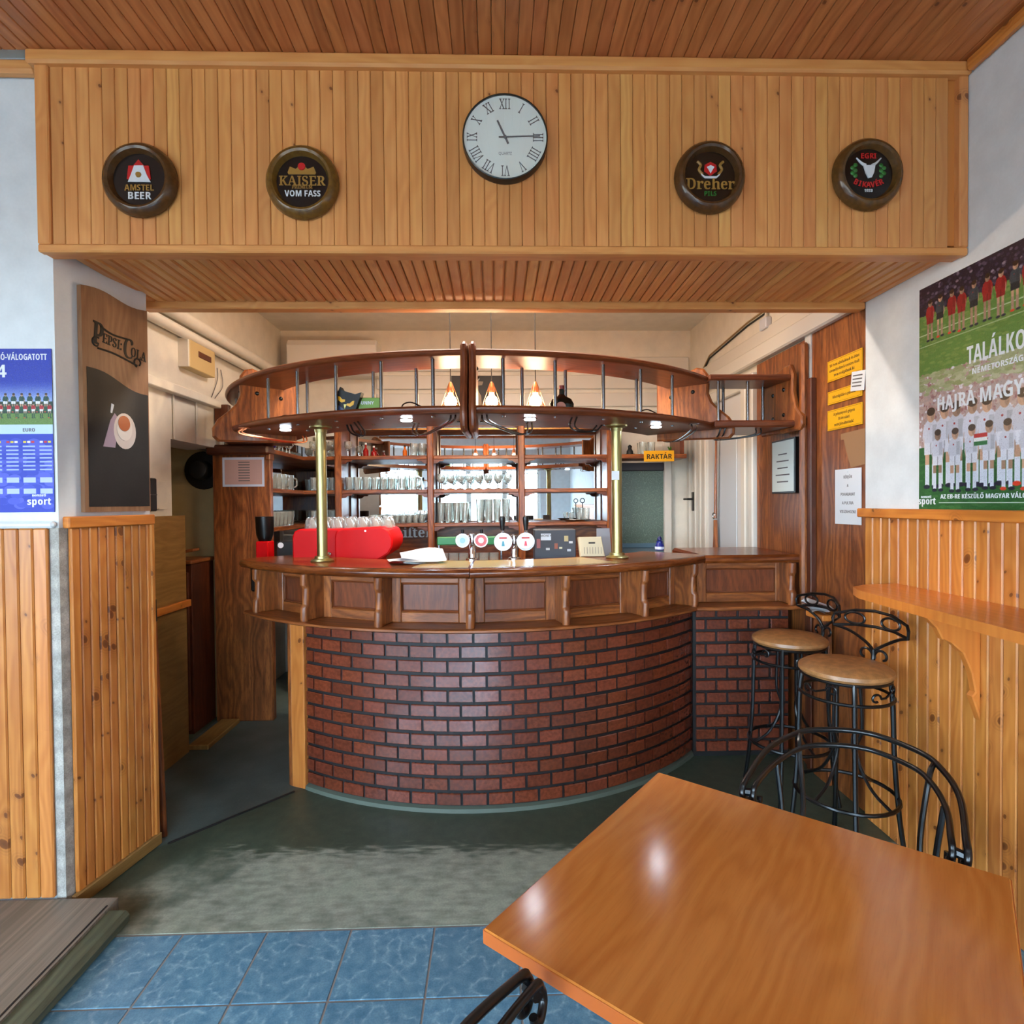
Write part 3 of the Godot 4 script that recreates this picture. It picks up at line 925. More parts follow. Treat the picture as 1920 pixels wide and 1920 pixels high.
# framed oak panel standing between two points on the ground plan
func panel(s: Node3D, put: Transform3D, a: Vector3, b: Vector3, y0: float, y1: float, plain := false) -> void:
	var d := (b - a).normalized()
	var l := a.distance_to(b)
	var out := d.cross(Vector3.UP) * -1.0
	if out.z < 0: out = -out
	var bs := Basis(d, Vector3.UP, d.cross(Vector3.UP))
	var sg := 1.0 if bs.z.dot(out) > 0 else -1.0
	var h := y1 - y0
	var x := Transform3D(bs, (a + b) * 0.5 + Vector3(0, (y0 + y1) * 0.5, 0))
	if plain:
		part("panel", box(Vector3(l, h, 0.02), 0.002).grain(1).mesh(0.0), mats.oak_red, s, put * x)
		return
	var fr := Tris.new()
	var st := minf(0.055, l * 0.16)
	fr.add(box(Vector3(st, h, 0.026), 0.004, Vector3(-l * 0.5 + st * 0.5 + 0.004, 0, 0)))
	fr.add(box(Vector3(st, h, 0.026), 0.004, Vector3(l * 0.5 - st * 0.5 - 0.004, 0, 0)))
	fr.grain(1, Vector2(rng.randf(), rng.randf()))
	var rl := Tris.new()
	rl.add(box(Vector3(l - st * 2 - 0.006, 0.040, 0.026), 0.004, Vector3(0, h * 0.5 - 0.020, -0.001 * sg)))
	rl.add(box(Vector3(l - st * 2 - 0.006, 0.050, 0.026), 0.004, Vector3(0, -h * 0.5 + 0.025, -0.001 * sg)))
	rl.grain(0, Vector2(rng.randf(), rng.randf()))
	fr.add(rl)
	var f := part("panel_frame", fr.mesh(0.0), mats.oak_light, s, put * x)
	part("panel", box(Vector3(l - st * 1.8, h - 0.07, 0.012), 0.001).grain(1, Vector2(rng.randf(), rng.randf())).mesh(0.0), mats.oak_red, f, T(Vector3(0, 0.004, -0.012 * sg)))
	var bead := Tris.new()
	var bw := l * 0.5 - st - 0.008
	var bt := h * 0.5 - 0.044
	var bb := -h * 0.5 + 0.054
	bead.add(tube([Vector3(-bw, bb, 0.0), Vector3(bw, bb, 0.0), Vector3(bw, bt, 0.0), Vector3(-bw, bt, 0.0)], 0.0055, 6, true))
	part("bead", bead.mesh(), mats.oak_red, f, T(Vector3(0, 0, -0.002 * sg)))

# ---------------------------------------------------------------- canopy over the bar
func build_canopy() -> void:
	var s := thing("bar_canopy", "two tier oak canopy with steel rods curving above the bar", "canopy", arc(0, 0, 1.85))
	var put := s.transform.affine_inverse()
	var low := [Vector2(1.32, 1.850), Vector2(1.712, 1.850), Vector2(1.726, 1.856), Vector2(1.732, 1.866), Vector2(1.732, 1.874), Vector2(1.724, 1.884), Vector2(1.708, 1.888), Vector2(1.32, 1.888)]
	part("lower_shelf", arc_sweep(low, -76.0, -0.9, 52).mesh(), mats.oak_red, s, put)
	part("lower_shelf", arc_sweep(low, -0.3, 50.5, 40).mesh(), mats.oak_red, s, put)
	var up := [Vector2(1.45, 2.112), Vector2(1.690, 2.112), Vector2(1.702, 2.117), Vector2(1.708, 2.126), Vector2(1.706, 2.136), Vector2(1.692, 2.144), Vector2(1.45, 2.144)]
	part("upper_shelf", arc_sweep(up, -76.0, -0.9, 52).mesh(), mats.oak_red, s, put)
	part("upper_shelf", arc_sweep(up, -0.3, 50.5, 40).mesh(), mats.oak_red, s, put)
	wood_slab("lower_shelf", Vector3(1.19, 1.851, 3.07), Vector3(1.66, 1.889, 3.46), mats.oak_red, s, 0, 0.008).transform = put * T(V(1.425, 1.870, 3.265))
	wood_slab("upper_shelf", Vector3(1.17, 2.112, 3.10), Vector3(1.64, 2.144, 3.36), mats.oak_red, s, 0, 0.008).transform = put * T(V(1.405, 2.128, 3.23))
	var fin := [Vector2(1.38, 1.81), Vector2(1.80, 1.795), Vector2(1.826, 1.82), Vector2(1.828, 1.865), Vector2(1.80, 1.915), Vector2(1.745, 1.965), Vector2(1.705, 2.01), Vector2(1.685, 2.06), Vector2(1.688, 2.12), Vector2(1.684, 2.165), Vector2(1.66, 2.20), Vector2(1.62, 2.212), Vector2(1.56, 2.19), Vector2(1.50, 2.150), Vector2(1.38, 2.146)]
	for a: float in [-50.8, 50.8]:
		var w := deg_to_rad(a)
		var radial := Vector3(sin(w), 0, cos(w))
		var bs := Basis(radial, Vector3.UP, radial.cross(Vector3.UP))
		var f := part("end_fin", prism(fin, 0.034, 0.009).grain(1, Vector2(a * 0.01, 0.3)).mesh(30.0), mats.oak_light, s, put * Transform3D(bs, arc(0, 0, 0)))
		for bp: Vector2 in [Vector2(1.47, 2.06), Vector2(1.60, 2.075), Vector2(1.47, 1.905), Vector2(1.61, 1.91)]:
			part("bolt", lathe([Vector2(0, 0.008), Vector2(0.006, 0.007), Vector2(0.011, 0.002), Vector2(0.012, 0), Vector2(0, 0)], 10).mesh(), mats.iron, f, Transform3D(Basis(Vector3.RIGHT, PI * 0.5 * (1.0 if a > 0 else -1.0)), Vector3(bp.x, bp.y, 0.017 if a > 0 else -0.017)))
	for a: float in [-1.25, 0.03]:
		var w := deg_to_rad(a)
		var radial := Vector3(sin(w), 0, cos(w))
		var mid := [Vector2(1.42, 1.77), Vector2(1.72, 1.765), Vector2(1.762, 1.79), Vector2(1.775, 1.83), Vector2(1.770, 1.88), Vector2(1.755, 1.94), Vector2(1.735, 2.0), Vector2(1.722, 2.06), Vector2(1.722, 2.12), Vector2(1.715, 2.16), Vector2(1.69, 2.178), Vector2(1.42, 2.165)]
		var f := part("middle_fin", prism(mid, 0.032, 0.011).grain(1, Vector2(a, 0.3)).mesh(40.0), mats.oak_red, s, put * Transform3D(Basis(radial, Vector3.UP, radial.cross(Vector3.UP)), arc(0, 0, 0)))
		for bp: Vector2 in [Vector2(1.47, 2.06), Vector2(1.60, 2.075)]:
			part("bolt", lathe([Vector2(0, 0.008), Vector2(0.006, 0.007), Vector2(0.011, 0.002), Vector2(0.012, 0), Vector2(0, 0)], 10).mesh(), mats.iron, f, Transform3D(Basis(Vector3.RIGHT, PI * 0.5 * (1.0 if a < -0.5 else -1.0)), Vector3(bp.x, bp.y, 0.016 if a < -0.5 else -0.016)))
	# end board against the right wall, and the post that carries it
	var ef := []
	for q in fin: ef.append(q - Vector2(1.10, 0))
	var eb := part("end_fin", prism([Vector2(-0.22, 1.83), Vector2(0.13, 1.83), Vector2(0.155, 1.86), Vector2(0.155, 1.90), Vector2(0.10, 1.96), Vector2(0.075, 2.05), Vector2(0.08, 2.14), Vector2(0.05, 2.20), Vector2(0.0, 2.20), Vector2(-0.22, 2.14)], 0.034, 0.008).grain(1).mesh(30.0), mats.oak_light, s, put * Transform3D(Basis(Vector3(0.12, 0, 0.993), Vector3.UP, Vector3(0.12, 0, 0.993).cross(Vector3.UP)), V(1.632, 0, 3.17)))
	for bp: Vector2 in [Vector2(0.0, 2.07), Vector2(-0.10, 2.055), Vector2(0.0, 1.93), Vector2(-0.10, 1.92)]:
		part("bolt", lathe([Vector2(0, 0.008), Vector2(0.006, 0.007), Vector2(0.011, 0.002), Vector2(0.012, 0), Vector2(0, 0)], 10).mesh(), mats.iron, eb, Transform3D(Basis(Vector3.RIGHT, PI * 0.5), Vector3(bp.x, bp.y, 0.017)))
	wood_slab("post", Vector3(1.648, 0.865, 3.03), Vector3(1.69, 2.30, 3.075), mats.oak_light, s, 1, 0.012).transform = put * T(V(1.669, 1.5825, 3.0525))
	wood_slab("wall_board", Vector3(-1.835, 1.889, 3.80), Vector3(-1.745, 2.111, 3.84), mats.oak_red, s, 1, 0.004).transform = put * T(V(-1.79, 2.0, 3.82))
	# steel rods between the shelves
	var rod := lathe([Vector2(0, 0), Vector2(0.0085, 0), Vector2(0.0085, 0.226), Vector2(0, 0.226)], 10).mesh()
	for a: float in [-66.0, -57.0, -41.3, -32.4, -23.6, -15.1, -6.4, 4.8, 13.4, 22.2, 30.2, 38.8]:
		part("rod", rod, mats.rod, s, put * T(arc(a, 1.645, 1.887)))
	for a: float in [-37.9, -29.2, -20.1, -11.1, 9.1, 17.9, 26.5, 35.8]:
		part("rod", rod, mats.rod, s, put * T(arc(a, 1.475, 1.887)))
	for q: Array in [[1.235, 3.14], [1.40, 3.14], [1.335, 3.32], [1.56, 3.30]]: part("rod", rod, mats.rod, s, put * T(V(q[0], 1.887, q[1])))
	# nut heads under the lower shelf
	var nut := lathe([Vector2(0, -0.006), Vector2(0.008, -0.006), Vector2(0.010, 0), Vector2(0, 0)], 8).mesh()
	for a: float in [-41.3, -32.4, -23.6, -15.1, -6.4, 4.8, 13.4, 22.2, 30.2, 38.8]:
		part("nut", nut, mats.steel, s, put * T(arc(a, 1.645, 1.851)))
		part("nut", nut, mats.steel, s, put * T(arc(a + 3.4 * (1 if a < 0 else -1), 1.475, 1.851)))
	# brass columns standing on the worktop
	for q: Array in [[-0.895, 2.965, "brass column on the bar top in front of the red machine"], [0.630, 2.965, "brass column with a small white sticker on the bar top"]]:
		var c := thing("brass_column", q[2], "column", V(q[0], 1.158, q[1]), 0.0, "brass columns carrying the canopy")
		part("base_flange", lathe([Vector2(0, 0), Vector2(0.058, 0), Vector2(0.060, 0.006), Vector2(0.052, 0.012), Vector2(0.040, 0.016), Vector2(0.038, 0.028), Vector2(0, 0.028)], 24).mesh(), mats.brass, c)
		part("shaft", lathe([Vector2(0, 0.02), Vector2(0.0265, 0.02), Vector2(0.0265, 0.672), Vector2(0, 0.672)], 24).mesh(), mats.brass, c)
		part("top_flange", lathe([Vector2(0, 0.660), Vector2(0.029, 0.660), Vector2(0.032, 0.676), Vector2(0.056, 0.684), Vector2(0.056, 0.692), Vector2(0, 0.692)], 24).mesh(), mats.brass, c)
		if q[0] > 0: part("sticker", box(Vector3(0.038, 0.046, 0.0015), 0.0).mesh(0.0), mats.paper, c, T(Vector3(-0.012, 0.43, 0.028), -0.2))
	# wire racks for stemmed glasses under the lower shelf
	racks()

func racks() -> void:
	var defs := [
		[[V(-1.30, 1.845, 2.99), V(-1.30, 1.815, 2.99), V(-1.12, 1.805, 3.30), V(-1.10, 1.845, 3.30)], mats.copper, "copper coloured glass rail under the canopy beside its wooden end fin"],
		[[V(-0.745, 1.85, 2.90), V(-0.735, 1.815, 2.93), V(-0.70, 1.80, 2.96), V(-0.68, 1.815, 2.92), V(-0.685, 1.85, 2.80)], mats.iron, "small dark hook rack under the canopy near the column with the red machine"],
		[[V(-0.20, 1.85, 2.60), V(-0.22, 1.82, 2.62), V(-0.37, 1.80, 2.92), V(-0.42, 1.81, 2.92), V(-0.40, 1.85, 2.86)], mats.steel, "bent steel glass rail under the canopy on the owl's side of the middle"],
		[[V(-0.06, 1.85, 2.60), V(-0.04, 1.82, 2.62), V(0.10, 1.80, 2.90), V(0.16, 1.81, 2.92), V(0.16, 1.85, 2.86)], mats.steel, "bent steel glass rail under the canopy on the bottle's side of the middle"],
		[[V(0.36, 1.85, 2.68), V(0.355, 1.815, 2.72), V(0.40, 1.80, 2.80), V(0.47, 1.80, 2.82), V(0.49, 1.82, 2.76)], mats.iron, "small dark scrolled rack under the canopy close to the stickered column"],
		[[V(1.02, 1.85, 2.95), V(1.02, 1.82, 2.97), V(1.05, 1.805, 3.30), V(1.0, 1.81, 3.38), V(1.0, 1.85, 3.40)], mats.steel, "long steel glass rail under the canopy over the storeroom door side"],
		[[V(1.24, 1.85, 3.12), V(1.235, 1.815, 3.14), V(1.26, 1.80, 3.24), V(1.43, 1.815, 3.15), V(1.44, 1.85, 3.13)], mats.iron, "black wire glass rack under the straight end of the canopy"]]
	for d: Array in defs:
		var t := thing("glass_rack", d[2], "glass rack", d[0][0], 0.0, "wire racks under the canopy")
		var p := []
		for q: Vector3 in d[0]: p.append(q - d[0][0])
		part("wire", tube(curve(p, 5), 0.0045, 7).mesh(), d[1], t)
		var p2 := []
		for q: Vector3 in p: p2.append(q + Vector3(0.022, 0, 0.012))
		part("wire", tube(curve(p2, 5), 0.0045, 7).mesh(), d[1], t)
		part("mounting_plate", box(Vector3(0.05, 0.003, 0.03), 0.001).mesh(0.0), d[1], t, T(Vector3(0.01, 0.002, 0.004)))

# ---------------------------------------------------------------- shelves and mirrors behind the bar
const SHELF_Y := [1.835, 1.565, 1.295]

func build_back_bar() -> void:
	var s := thing("back_bar", "oak back bar with mirrored bays and open shelves of glasses", "shelving", V(-0.3, 0, 4.7))
	var put := s.transform.affine_inverse()
	var ws := func(called: String, lo: Vector3, hi: Vector3, m: Material, g: int, bev: float) -> MeshInstance3D:
		var o := wood_slab(called, lo, hi, m, s, g, bev)
		o.transform = put * o.transform
		return o
	for x: float in [-1.25, -0.52, 0.208, 0.92]:
		ws.call("post", Vector3(x - 0.026, 0.92, 4.565), Vector3(x + 0.026, 2.10, 4.62), mats.oak_light, 1, 0.008)
		ws.call("post_rear", Vector3(x - 0.016, 0.92, 4.62), Vector3(x + 0.016, 2.10, 4.875), mats.oak_red, 1, 0.002)
	var bays := [[-1.224, -0.546], [-0.494, 0.182], [0.234, 0.894]]
	var cor := [Vector2(0, 0), Vector2(0.085, 0), Vector2(0.075, -0.012), Vector2(0.045, -0.014), Vector2(0.028, -0.030), Vector2(0.0, -0.034)]
	for b: Array in bays:
		for y: float in SHELF_Y:
			ws.call("shelf", Vector3(b[0], y - 0.030, 4.58), Vector3(b[1], y, 4.875), mats.oak, 0, 0.004)
			for sd in 2:
				var pl := []
				for q: Vector2 in cor: pl.append(Vector2(q.x if sd == 0 else -q.x, q.y))
				part("shelf_bracket", prism(pl, 0.022, 0.0).grain(0).mesh(0.0), mats.oak_red, s, put * T(V(b[sd], y - 0.031, 4.60)))
		var mi := slab("mirror", Vector3(b[0], 1.30, 4.875), Vector3(b[1], 2.09, 4.885), mats.mirror, s)
		mi.transform = put * mi.transform
	ws.call("top_rail", Vector3(-1.276, 2.06, 4.57), Vector3(0.946, 2.11, 4.63), mats.oak_red, 0, 0.004)
	ws.call("lower_board", Vector3(-1.60, 0.92, 4.86), Vector3(0.946, 1.28, 4.885), mats.oak, 0, 0.002)
	ws.call("backboard", Vector3(-1.60, 0.92, 4.885), Vector3(0.946, 2.11, 4.91), mats.oak_dark, 1, 0.002)
	# return along the left wall
	for y: float in SHELF_Y:
		ws.call("side_shelf", Vector3(-1.838, y - 0.03, 3.915), Vector3(-1.53, y, 4.66), mats.oak, 2, 0.004)
		ws.call("corner_shelf", Vector3(-1.838, y - 0.031, 4.60), Vector3(-1.276, y - 0.001, 4.875), mats.oak, 0, 0.004)
	var sm := slab("mirror", Vector3(-1.838, 1.30, 3.915), Vector3(-1.830, 2.0, 4.875), mats.mirror, s)
	sm.transform = put * sm.transform
	sm = slab("mirror", Vector3(-1.830, 1.30, 4.875), Vector3(-1.276, 2.09, 4.883), mats.mirror, s)
	sm.transform = put * sm.transform
	ws.call("side_back", Vector3(-1.838, 0.92, 3.915), Vector3(-1.826, 1.28, 4.875), mats.oak_dark, 2, 0.002)
	ws.call("end_panel", Vector3(-1.885, 0.0, 3.865), Vector3(-1.505, 1.80, 3.915), mats.oak, 1, 0.005)
	ws.call("end_cap", Vector3(-1.90, 1.785, 3.80), Vector3(-1.495, 1.85, 3.93), mats.oak_dark, 0, 0.012)
	ws.call("edge_post", Vector3(-1.535, 1.75, 3.85), Vector3(-1.50, 1.85, 3.925), mats.oak_light, 1, 0.006)
	# storeroom shelf past the last mirror
	ws.call("extension_shelf", Vector3(0.946, 1.800, 4.58), Vector3(1.545, 1.836, 4.875), mats.oak, 0, 0.004)
	ws.call("extension_end", Vector3(1.495, 1.836, 4.60), Vector3(1.53, 1.97, 4.875), mats.oak_red, 1, 0.004)
	letters("Jägermeiſter", 0.080, flat(Color(0.92, 0.92, 0.90), 0.5), s, put * T(V(-0.90, 1.205, 4.856)), true, 0.003)
	var c := thing("back_counter", "dark oak cabinet counter below the mirrored shelves", "counter", V(-0.3, 0, 4.6))
	var ci := c.transform.affine_inverse()
	for i in 5:
		var x0 := -1.60 + i * 0.509
		var o := wood_slab("cabinet", Vector3(x0, 0, 4.42), Vector3(x0 + 0.505, 0.885, 4.88), mats.oak_dark, c, 1, 0.003)
		o.transform = ci * o.transform
		part("knob", lathe([Vector2(0, 0), Vector2(0.008, 0.002), Vector2(0.012, 0.014), Vector2(0, 0.02)], 8).mesh(), mats.brass, o, Transform3D(Basis(Vector3.RIGHT, PI * 0.5), Vector3(0.2, 0.25, 0.23)))
	var tp := wood_slab("counter_top", Vector3(-1.60, 0.885, 4.40), Vector3(0.945, 0.92, 4.88), mats.oak_dark, c, 0, 0.005)
	tp.transform = ci * tp.transform
	# storeroom door with patterned glass
	var d := structure("door_1", "storeroom door with grey green patterned glass")
	slab("frame", Vector3(0.985, 0, 4.93), Vector3(1.075, 1.79, 5.0), mats.door_white, d, 0.006)
	slab("frame", Vector3(1.465, 0, 4.93), Vector3(1.53, 2.05, 5.0), mats.white_wood, d, 0.006)
	slab("frame", Vector3(1.075, 1.72, 4.94), Vector3(1.465, 1.79, 5.0), flat(Color(0.20, 0.19, 0.22), 0.5), d, 0.006)
	slab("leaf", Vector3(1.075, 0, 4.96), Vector3(1.465, 1.06, 5.0), flat(Color(0.36, 0.45, 0.50), 0.4), d, 0.004)
	var pm := flat(Color(0.80, 0.88, 0.86), 0.22)
	pm.albedo_texture = patterned_glass()
	pm.uv1_triplanar = true
	pm.uv1_scale = Vector3(2.2, 2.2, 2.2)
	slab("patterned_pane", Vector3(1.075, 1.06, 4.965), Vector3(1.465, 1.72, 4.98), pm, d)
	slab("rail", Vector3(1.075, 1.05, 4.945), Vector3(1.465, 1.09, 4.985), flat(Color(0.30, 0.42, 0.50), 0.4), d, 0.004)
	var sg := thing("storeroom_sign", "yellow sign with black lettering hanging from the storeroom shelf edge", "sign", V(1.315, 1.817, 4.572))
	part("plate", box(Vector3(0.245, 0.088, 0.006), 0.002).mesh(0.0), mats.yellow, sg, T(Vector3.ZERO, 0, 0, 0.01))
	letters("RAKTÁR", 0.040, mats.ink, sg, T(Vector3(0, -0.004, 0.003), 0, 0, 0.01), false, 0.002, 700)
	# small things on the storeroom shelf
	var g := 0
	for q: Array in [[1.10, 0.10, "black figurine on the storeroom shelf"], [1.43, 0.07, "small green plant pot on the storeroom shelf"]]:
		var o := thing("shelf_ornament", q[2], "ornament", V(q[0], 1.836, 4.66))
		if g == 0:
			part("body", lathe([Vector2(0, 0), Vector2(0.03, 0), Vector2(0.026, 0.03), Vector2(0.014, 0.05), Vector2(0.018, 0.07), Vector2(0, 0.085)], 10).mesh(), mats.black_matte, o)
			part("base", box(Vector3(0.07, 0.008, 0.05), 0.002).mesh(0.0), mats.black_matte, o, T(Vector3(0, 0.004, 0)))
		else:
			part("pot", lathe([Vector2(0, 0), Vector2(0.016, 0), Vector2(0.022, 0.03), Vector2(0, 0.03)], 10).mesh(), mats.brass, o)
			for k in 7:
				part("leaf", prism([Vector2(0, 0), Vector2(0.008, 0.02), Vector2(0, 0.045), Vector2(-0.008, 0.02)], 0.002).mesh(0.0), flat(Color(0.25, 0.42, 0.12), 0.5), o, Transform3D(Basis.from_euler(Vector3(0.5, k * 0.9, 0)), Vector3(0, 0.028, 0)))
		g += 1
	# air conditioner high on the back wall
	var ac := thing("air_conditioner", "white air conditioner on the back wall near the ceiling", "air conditioner", V(-1.35, 2.53, 4.88))
	part("housing", prism([Vector2(-0.11, 0.0), Vector2(0.02, 0.0), Vector2(0.09, 0.05), Vector2(0.10, 0.24), Vector2(0.075, 0.285), Vector2(-0.11, 0.285)], 0.74, 0.008).mesh(30.0), flat(Color(0.86, 0.85, 0.82), 0.35), ac, T(Vector3(0.0, 0, -0.005), -PI / 2))
	part("vent_flap", box(Vector3(0.62, 0.05, 0.006), 0.002).mesh(0.0), flat(Color(0.74, 0.74, 0.72), 0.4), ac, T(Vector3(0, 0.02, 0.062), 0, -0.9))
	# dark picture behind the lamps
	var pic := thing("dark_picture", "dark picture of a pale figure on the back wall behind the lamps", "picture", V(-0.16, 2.40, 4.965))
	part("panel", box(Vector3(0.43, 0.30, 0.012), 0.002).mesh(0.0), flat(Color(0.11, 0.10, 0.10), 0.5), pic)
	part("print", prism([Vector2(0.02, -0.15), Vector2(0.10, -0.15), Vector2(0.09, -0.02), Vector2(0.06, 0.03), Vector2(0.03, 0.0)], 0.001).mesh(0.0), flat(Color(0.62, 0.55, 0.46), 0.6), pic, T(Vector3(-0.05, 0, 0.0067)))
	part("print", prism([Vector2(0.0, 0.06), Vector2(0.10, 0.07), Vector2(0.11, 0.10), Vector2(0.04, 0.105)], 0.001).mesh(0.0), flat(Color(0.55, 0.50, 0.44), 0.6), pic, T(Vector3(-0.05, 0, 0.0067)))

func patterned_glass() -> ImageTexture:
	var n := 512
	var a := noise_bytes(n, n, 81, 0.02, 0, 0, 4, FastNoiseLite.TYPE_SIMPLEX_SMOOTH, FastNoiseLite.FRACTAL_RIDGED)
	var b := noise_bytes(n, n, 82, 0.08, 0, 0, 3)
	var data := PackedByteArray()
	data.resize(n * n * 3)
	for i in n * n:
		var t := clampf((a[i] / 255.0 - 0.75) * 3.0, 0, 1)
		var c := Color(0.36, 0.40, 0.37).lerp(Color(0.50, 0.54, 0.50), b[i] / 255.0).lerp(Color(0.86, 0.90, 0.90), t * 0.9)
		data[i * 3] = int(c.r * 255); data[i * 3 + 1] = int(c.g * 255); data[i * 3 + 2] = int(c.b * 255)
	return tex(n, n, data)

# transform of something hung on the right wall: centre (y, f), faces the room
func on_right(y: float, f: float, off := 0.0) -> Transform3D:
	return T(V(1.70 - off, y, f), -PI / 2)

func build_right_side() -> void:
	# dark wood panelling past the white wall
	var s := structure("trim_7", "dark brown wooden panelling beside the bar end")
	wood_slab("panel", Vector3(1.70, 0, 2.572), Vector3(1.72, 2.75, 3.03), mats.oak, s, 1, 0.002)
	wood_slab("panel", Vector3(1.70, 0, 3.085), Vector3(1.72, 2.33, 3.68), mats.oak, s, 1, 0.002)
	wood_slab("stile", Vector3(1.668, 0.0, 2.985), Vector3(1.70, 2.10, 3.03), mats.oak_dark, s, 1, 0.004)
	slab("batten", Vector3(1.69, 2.10, 3.03), Vector3(1.72, 2.36, 3.085), mats.white_wood, s, 0.003)
	wood_slab("panel", Vector3(1.69, 0, 3.03), Vector3(1.72, 2.10, 3.085), mats.oak_dark, s, 1, 0.003)
	s = structure("trim_8", "white moulding and pipe casing along the right wall above the panelling")
	slab("moulding", Vector3(1.665, 2.34, 2.63), Vector3(1.72, 2.44, 5.0), mats.white_wood, s, 0.01)
	slab("moulding", Vector3(1.70, 2.44, 2.63), Vector3(1.72, 2.54, 5.0), mats.white_wood, s, 0.006)
	# white door with a moulded frame
	s = structure("door_2", "white door and moulded frame on the right wall behind the bar")
	slab("leaf", Vector3(1.70, 0, 3.86), Vector3(1.72, 2.2, 4.55), mats.door_white, s, 0.004)
	slab("panel_field", Vector3(1.692, 0.9, 3.98), Vector3(1.70, 2.0, 4.42), flat(Color(0.74, 0.77, 0.80), 0.35), s, 0.004)
	for q: Array in [[3.69, 3.75], [3.80, 3.87], [4.53, 4.60], [4.64, 4.70], [4.76, 4.83], [4.90, 4.97]]:
		slab("frame", Vector3(1.672, 0, q[0]), Vector3(1.72, 2.28, q[1]), mats.white_wood, s, 0.008)
	slab("frame", Vector3(1.672, 2.2, 3.69), Vector3(1.72, 2.29, 4.97), mats.white_wood, s, 0.008)
	part("handle_plate", box(Vector3(0.05, 0.16, 0.008), 0.003).mesh(0.0), mats.black, s, T(V(1.668, 1.45, 4.80), -PI / 2))
	part("handle", tube([Vector3(0, 0, 0), Vector3(0, 0, 0.04), Vector3(-0.08, 0, 0.045)], 0.009, 8).mesh(), mats.black, s, T(V(1.665, 1.47, 4.80), -PI / 2))
	var st := thing("wooden_stick", "long slim brown stick with a flared lower end hanging on the white door", "stick", V(1.655, 1.05, 4.27))
	part("shaft", tube([Vector3(0, 0.27, 0), Vector3(0, 0.86, 0.02)], 0.012, 8, false, 0.008).mesh(), mats.oak_light, st)
	part("stock", prism([Vector2(-0.035, 0), Vector2(0.03, 0), Vector2(0.018, 0.16), Vector2(0.012, 0.26), Vector2(-0.012, 0.26), Vector2(-0.016, 0.14)], 0.025, 0.005).mesh(0.0), mats.oak_light, st, T(Vector3.ZERO, -PI / 2))
	part("fitting", tube(spiral(Vector3(-0.012, 0.29, 0), Vector3(0, 0, 1), Vector3.UP, 0.022, 0.022, 0, 300, 12), 0.004, 6).mesh(), mats.steel, st)
	# cable and junction box
	var cb := thing("wall_cable", "thin dark cable running up the cream wall to the ceiling beam", "cable", V(1.69, 2.55, 4.6))
	var pts := [Vector3(0.022, -0.10, -0.20), Vector3(0.022, 0.04, 0.07), Vector3(0.022, 0.085, 0.76), Vector3(0.022, 0.08, 1.95)]
	part("wire", tube(pts, 0.006, 6).mesh(), mats.black_matte, cb)
	var p2 := []
	for q: Vector3 in pts: p2.append(q + Vector3(0, 0.022, 0.0))
	part("wire", tube(p2, 0.006, 6).mesh(), flat(Color(0.60, 0.50, 0.34), 0.6), cb)
	var jb := thing("junction_box", "small white junction box under the cable on the cream wall", "junction box", V(1.70, 2.56, 3.56))
	part("housing", box(Vector3(0.04, 0.07, 0.09), 0.006).mesh(0.0), flat(Color(0.78, 0.80, 0.84), 0.4), jb)
	part("gland", tube([Vector3(0, 0.035, 0), Vector3(0, 0.09, 0.02)], 0.008, 8).mesh(), mats.white_wood, jb)
	# yellow notices
	var defs := [[2.10, 0.105, ["18 éven aluliaknak és ittas", "személyeknek szeszes italt", "nem szolgálunk ki"], "topmost yellow notice with three lines on the dark panelling", 0.275],
		[1.965, 0.066, ["Kiszolgálás a pultnál"], "narrow yellow notice with one line on the dark panelling", 0.270],
		[1.852, 0.102, ["A pénznyerő gépen", "18 év alatt", "nem játszhatnak!"], "lowest yellow notice with three lines on the dark panelling", 0.275]]
	for d: Array in defs:
		var o := thing("yellow_notice", d[3], "sign", V(1.696, d[0], 2.738), -PI / 2, "yellow notices on the panelling")
		part("plate", box(Vector3(d[4], d[1], 0.006), 0.001).mesh(0.0), mats.yellow, o)
		part("border", tube([Vector3(-d[4] * 0.5 + 0.006, -d[1] * 0.5 + 0.006, 0.003), Vector3(d[4] * 0.5 - 0.006, -d[1] * 0.5 + 0.006, 0.003), Vector3(d[4] * 0.5 - 0.006, d[1] * 0.5 - 0.006, 0.003), Vector3(-d[4] * 0.5 + 0.006, d[1] * 0.5 - 0.006, 0.003)], 0.0007, 4, true).mesh(), mats.ink, o)
		var n: int = d[2].size()
		for k in n:
			letters(d[2][k], 0.0128, mats.ink, o, T(Vector3(0, (n - 1) * 0.013 - k * 0.026, 0.003)), true, 0.001, 700, true)
	var cd := thing("white_card", "white printed card overlapping the narrow yellow notice", "card", V(1.690, 2.005, 2.625), -PI / 2)
	part("sheet", box(Vector3(0.10, 0.09, 0.002), 0.0).mesh(0.0), mats.paper, cd, T(Vector3.ZERO, 0, 0, -0.12))
	for k in 4: part("print_line", box(Vector3(0.07, 0.006, 0.0006), 0.0).mesh(0.0), mats.ink_grey, cd, T(Vector3(-0.003 * k, 0.026 - k * 0.016, 0.0012), 0, 0, -0.12))
	var rem := thing("faded_paper", "torn faded paper remnant on the dark panelling below the yellow notices", "paper", V(1.698, 1.715, 2.67), -PI / 2)
	part("sheet", prism([Vector2(-0.10, 0.06), Vector2(0.085, 0.065), Vector2(0.085, -0.10), Vector2(-0.02, -0.11), Vector2(-0.06, -0.02), Vector2(-0.075, 0.03), Vector2(-0.10, 0.03)], 0.001).mesh(0.0), flat(Color(0.62, 0.46, 0.32), 0.6), rem)
	var np := thing("paper_notice", "white paper notice pinned on the dark panelling under the yellow ones", "notice", V(1.697, 1.467, 2.712), -PI / 2)
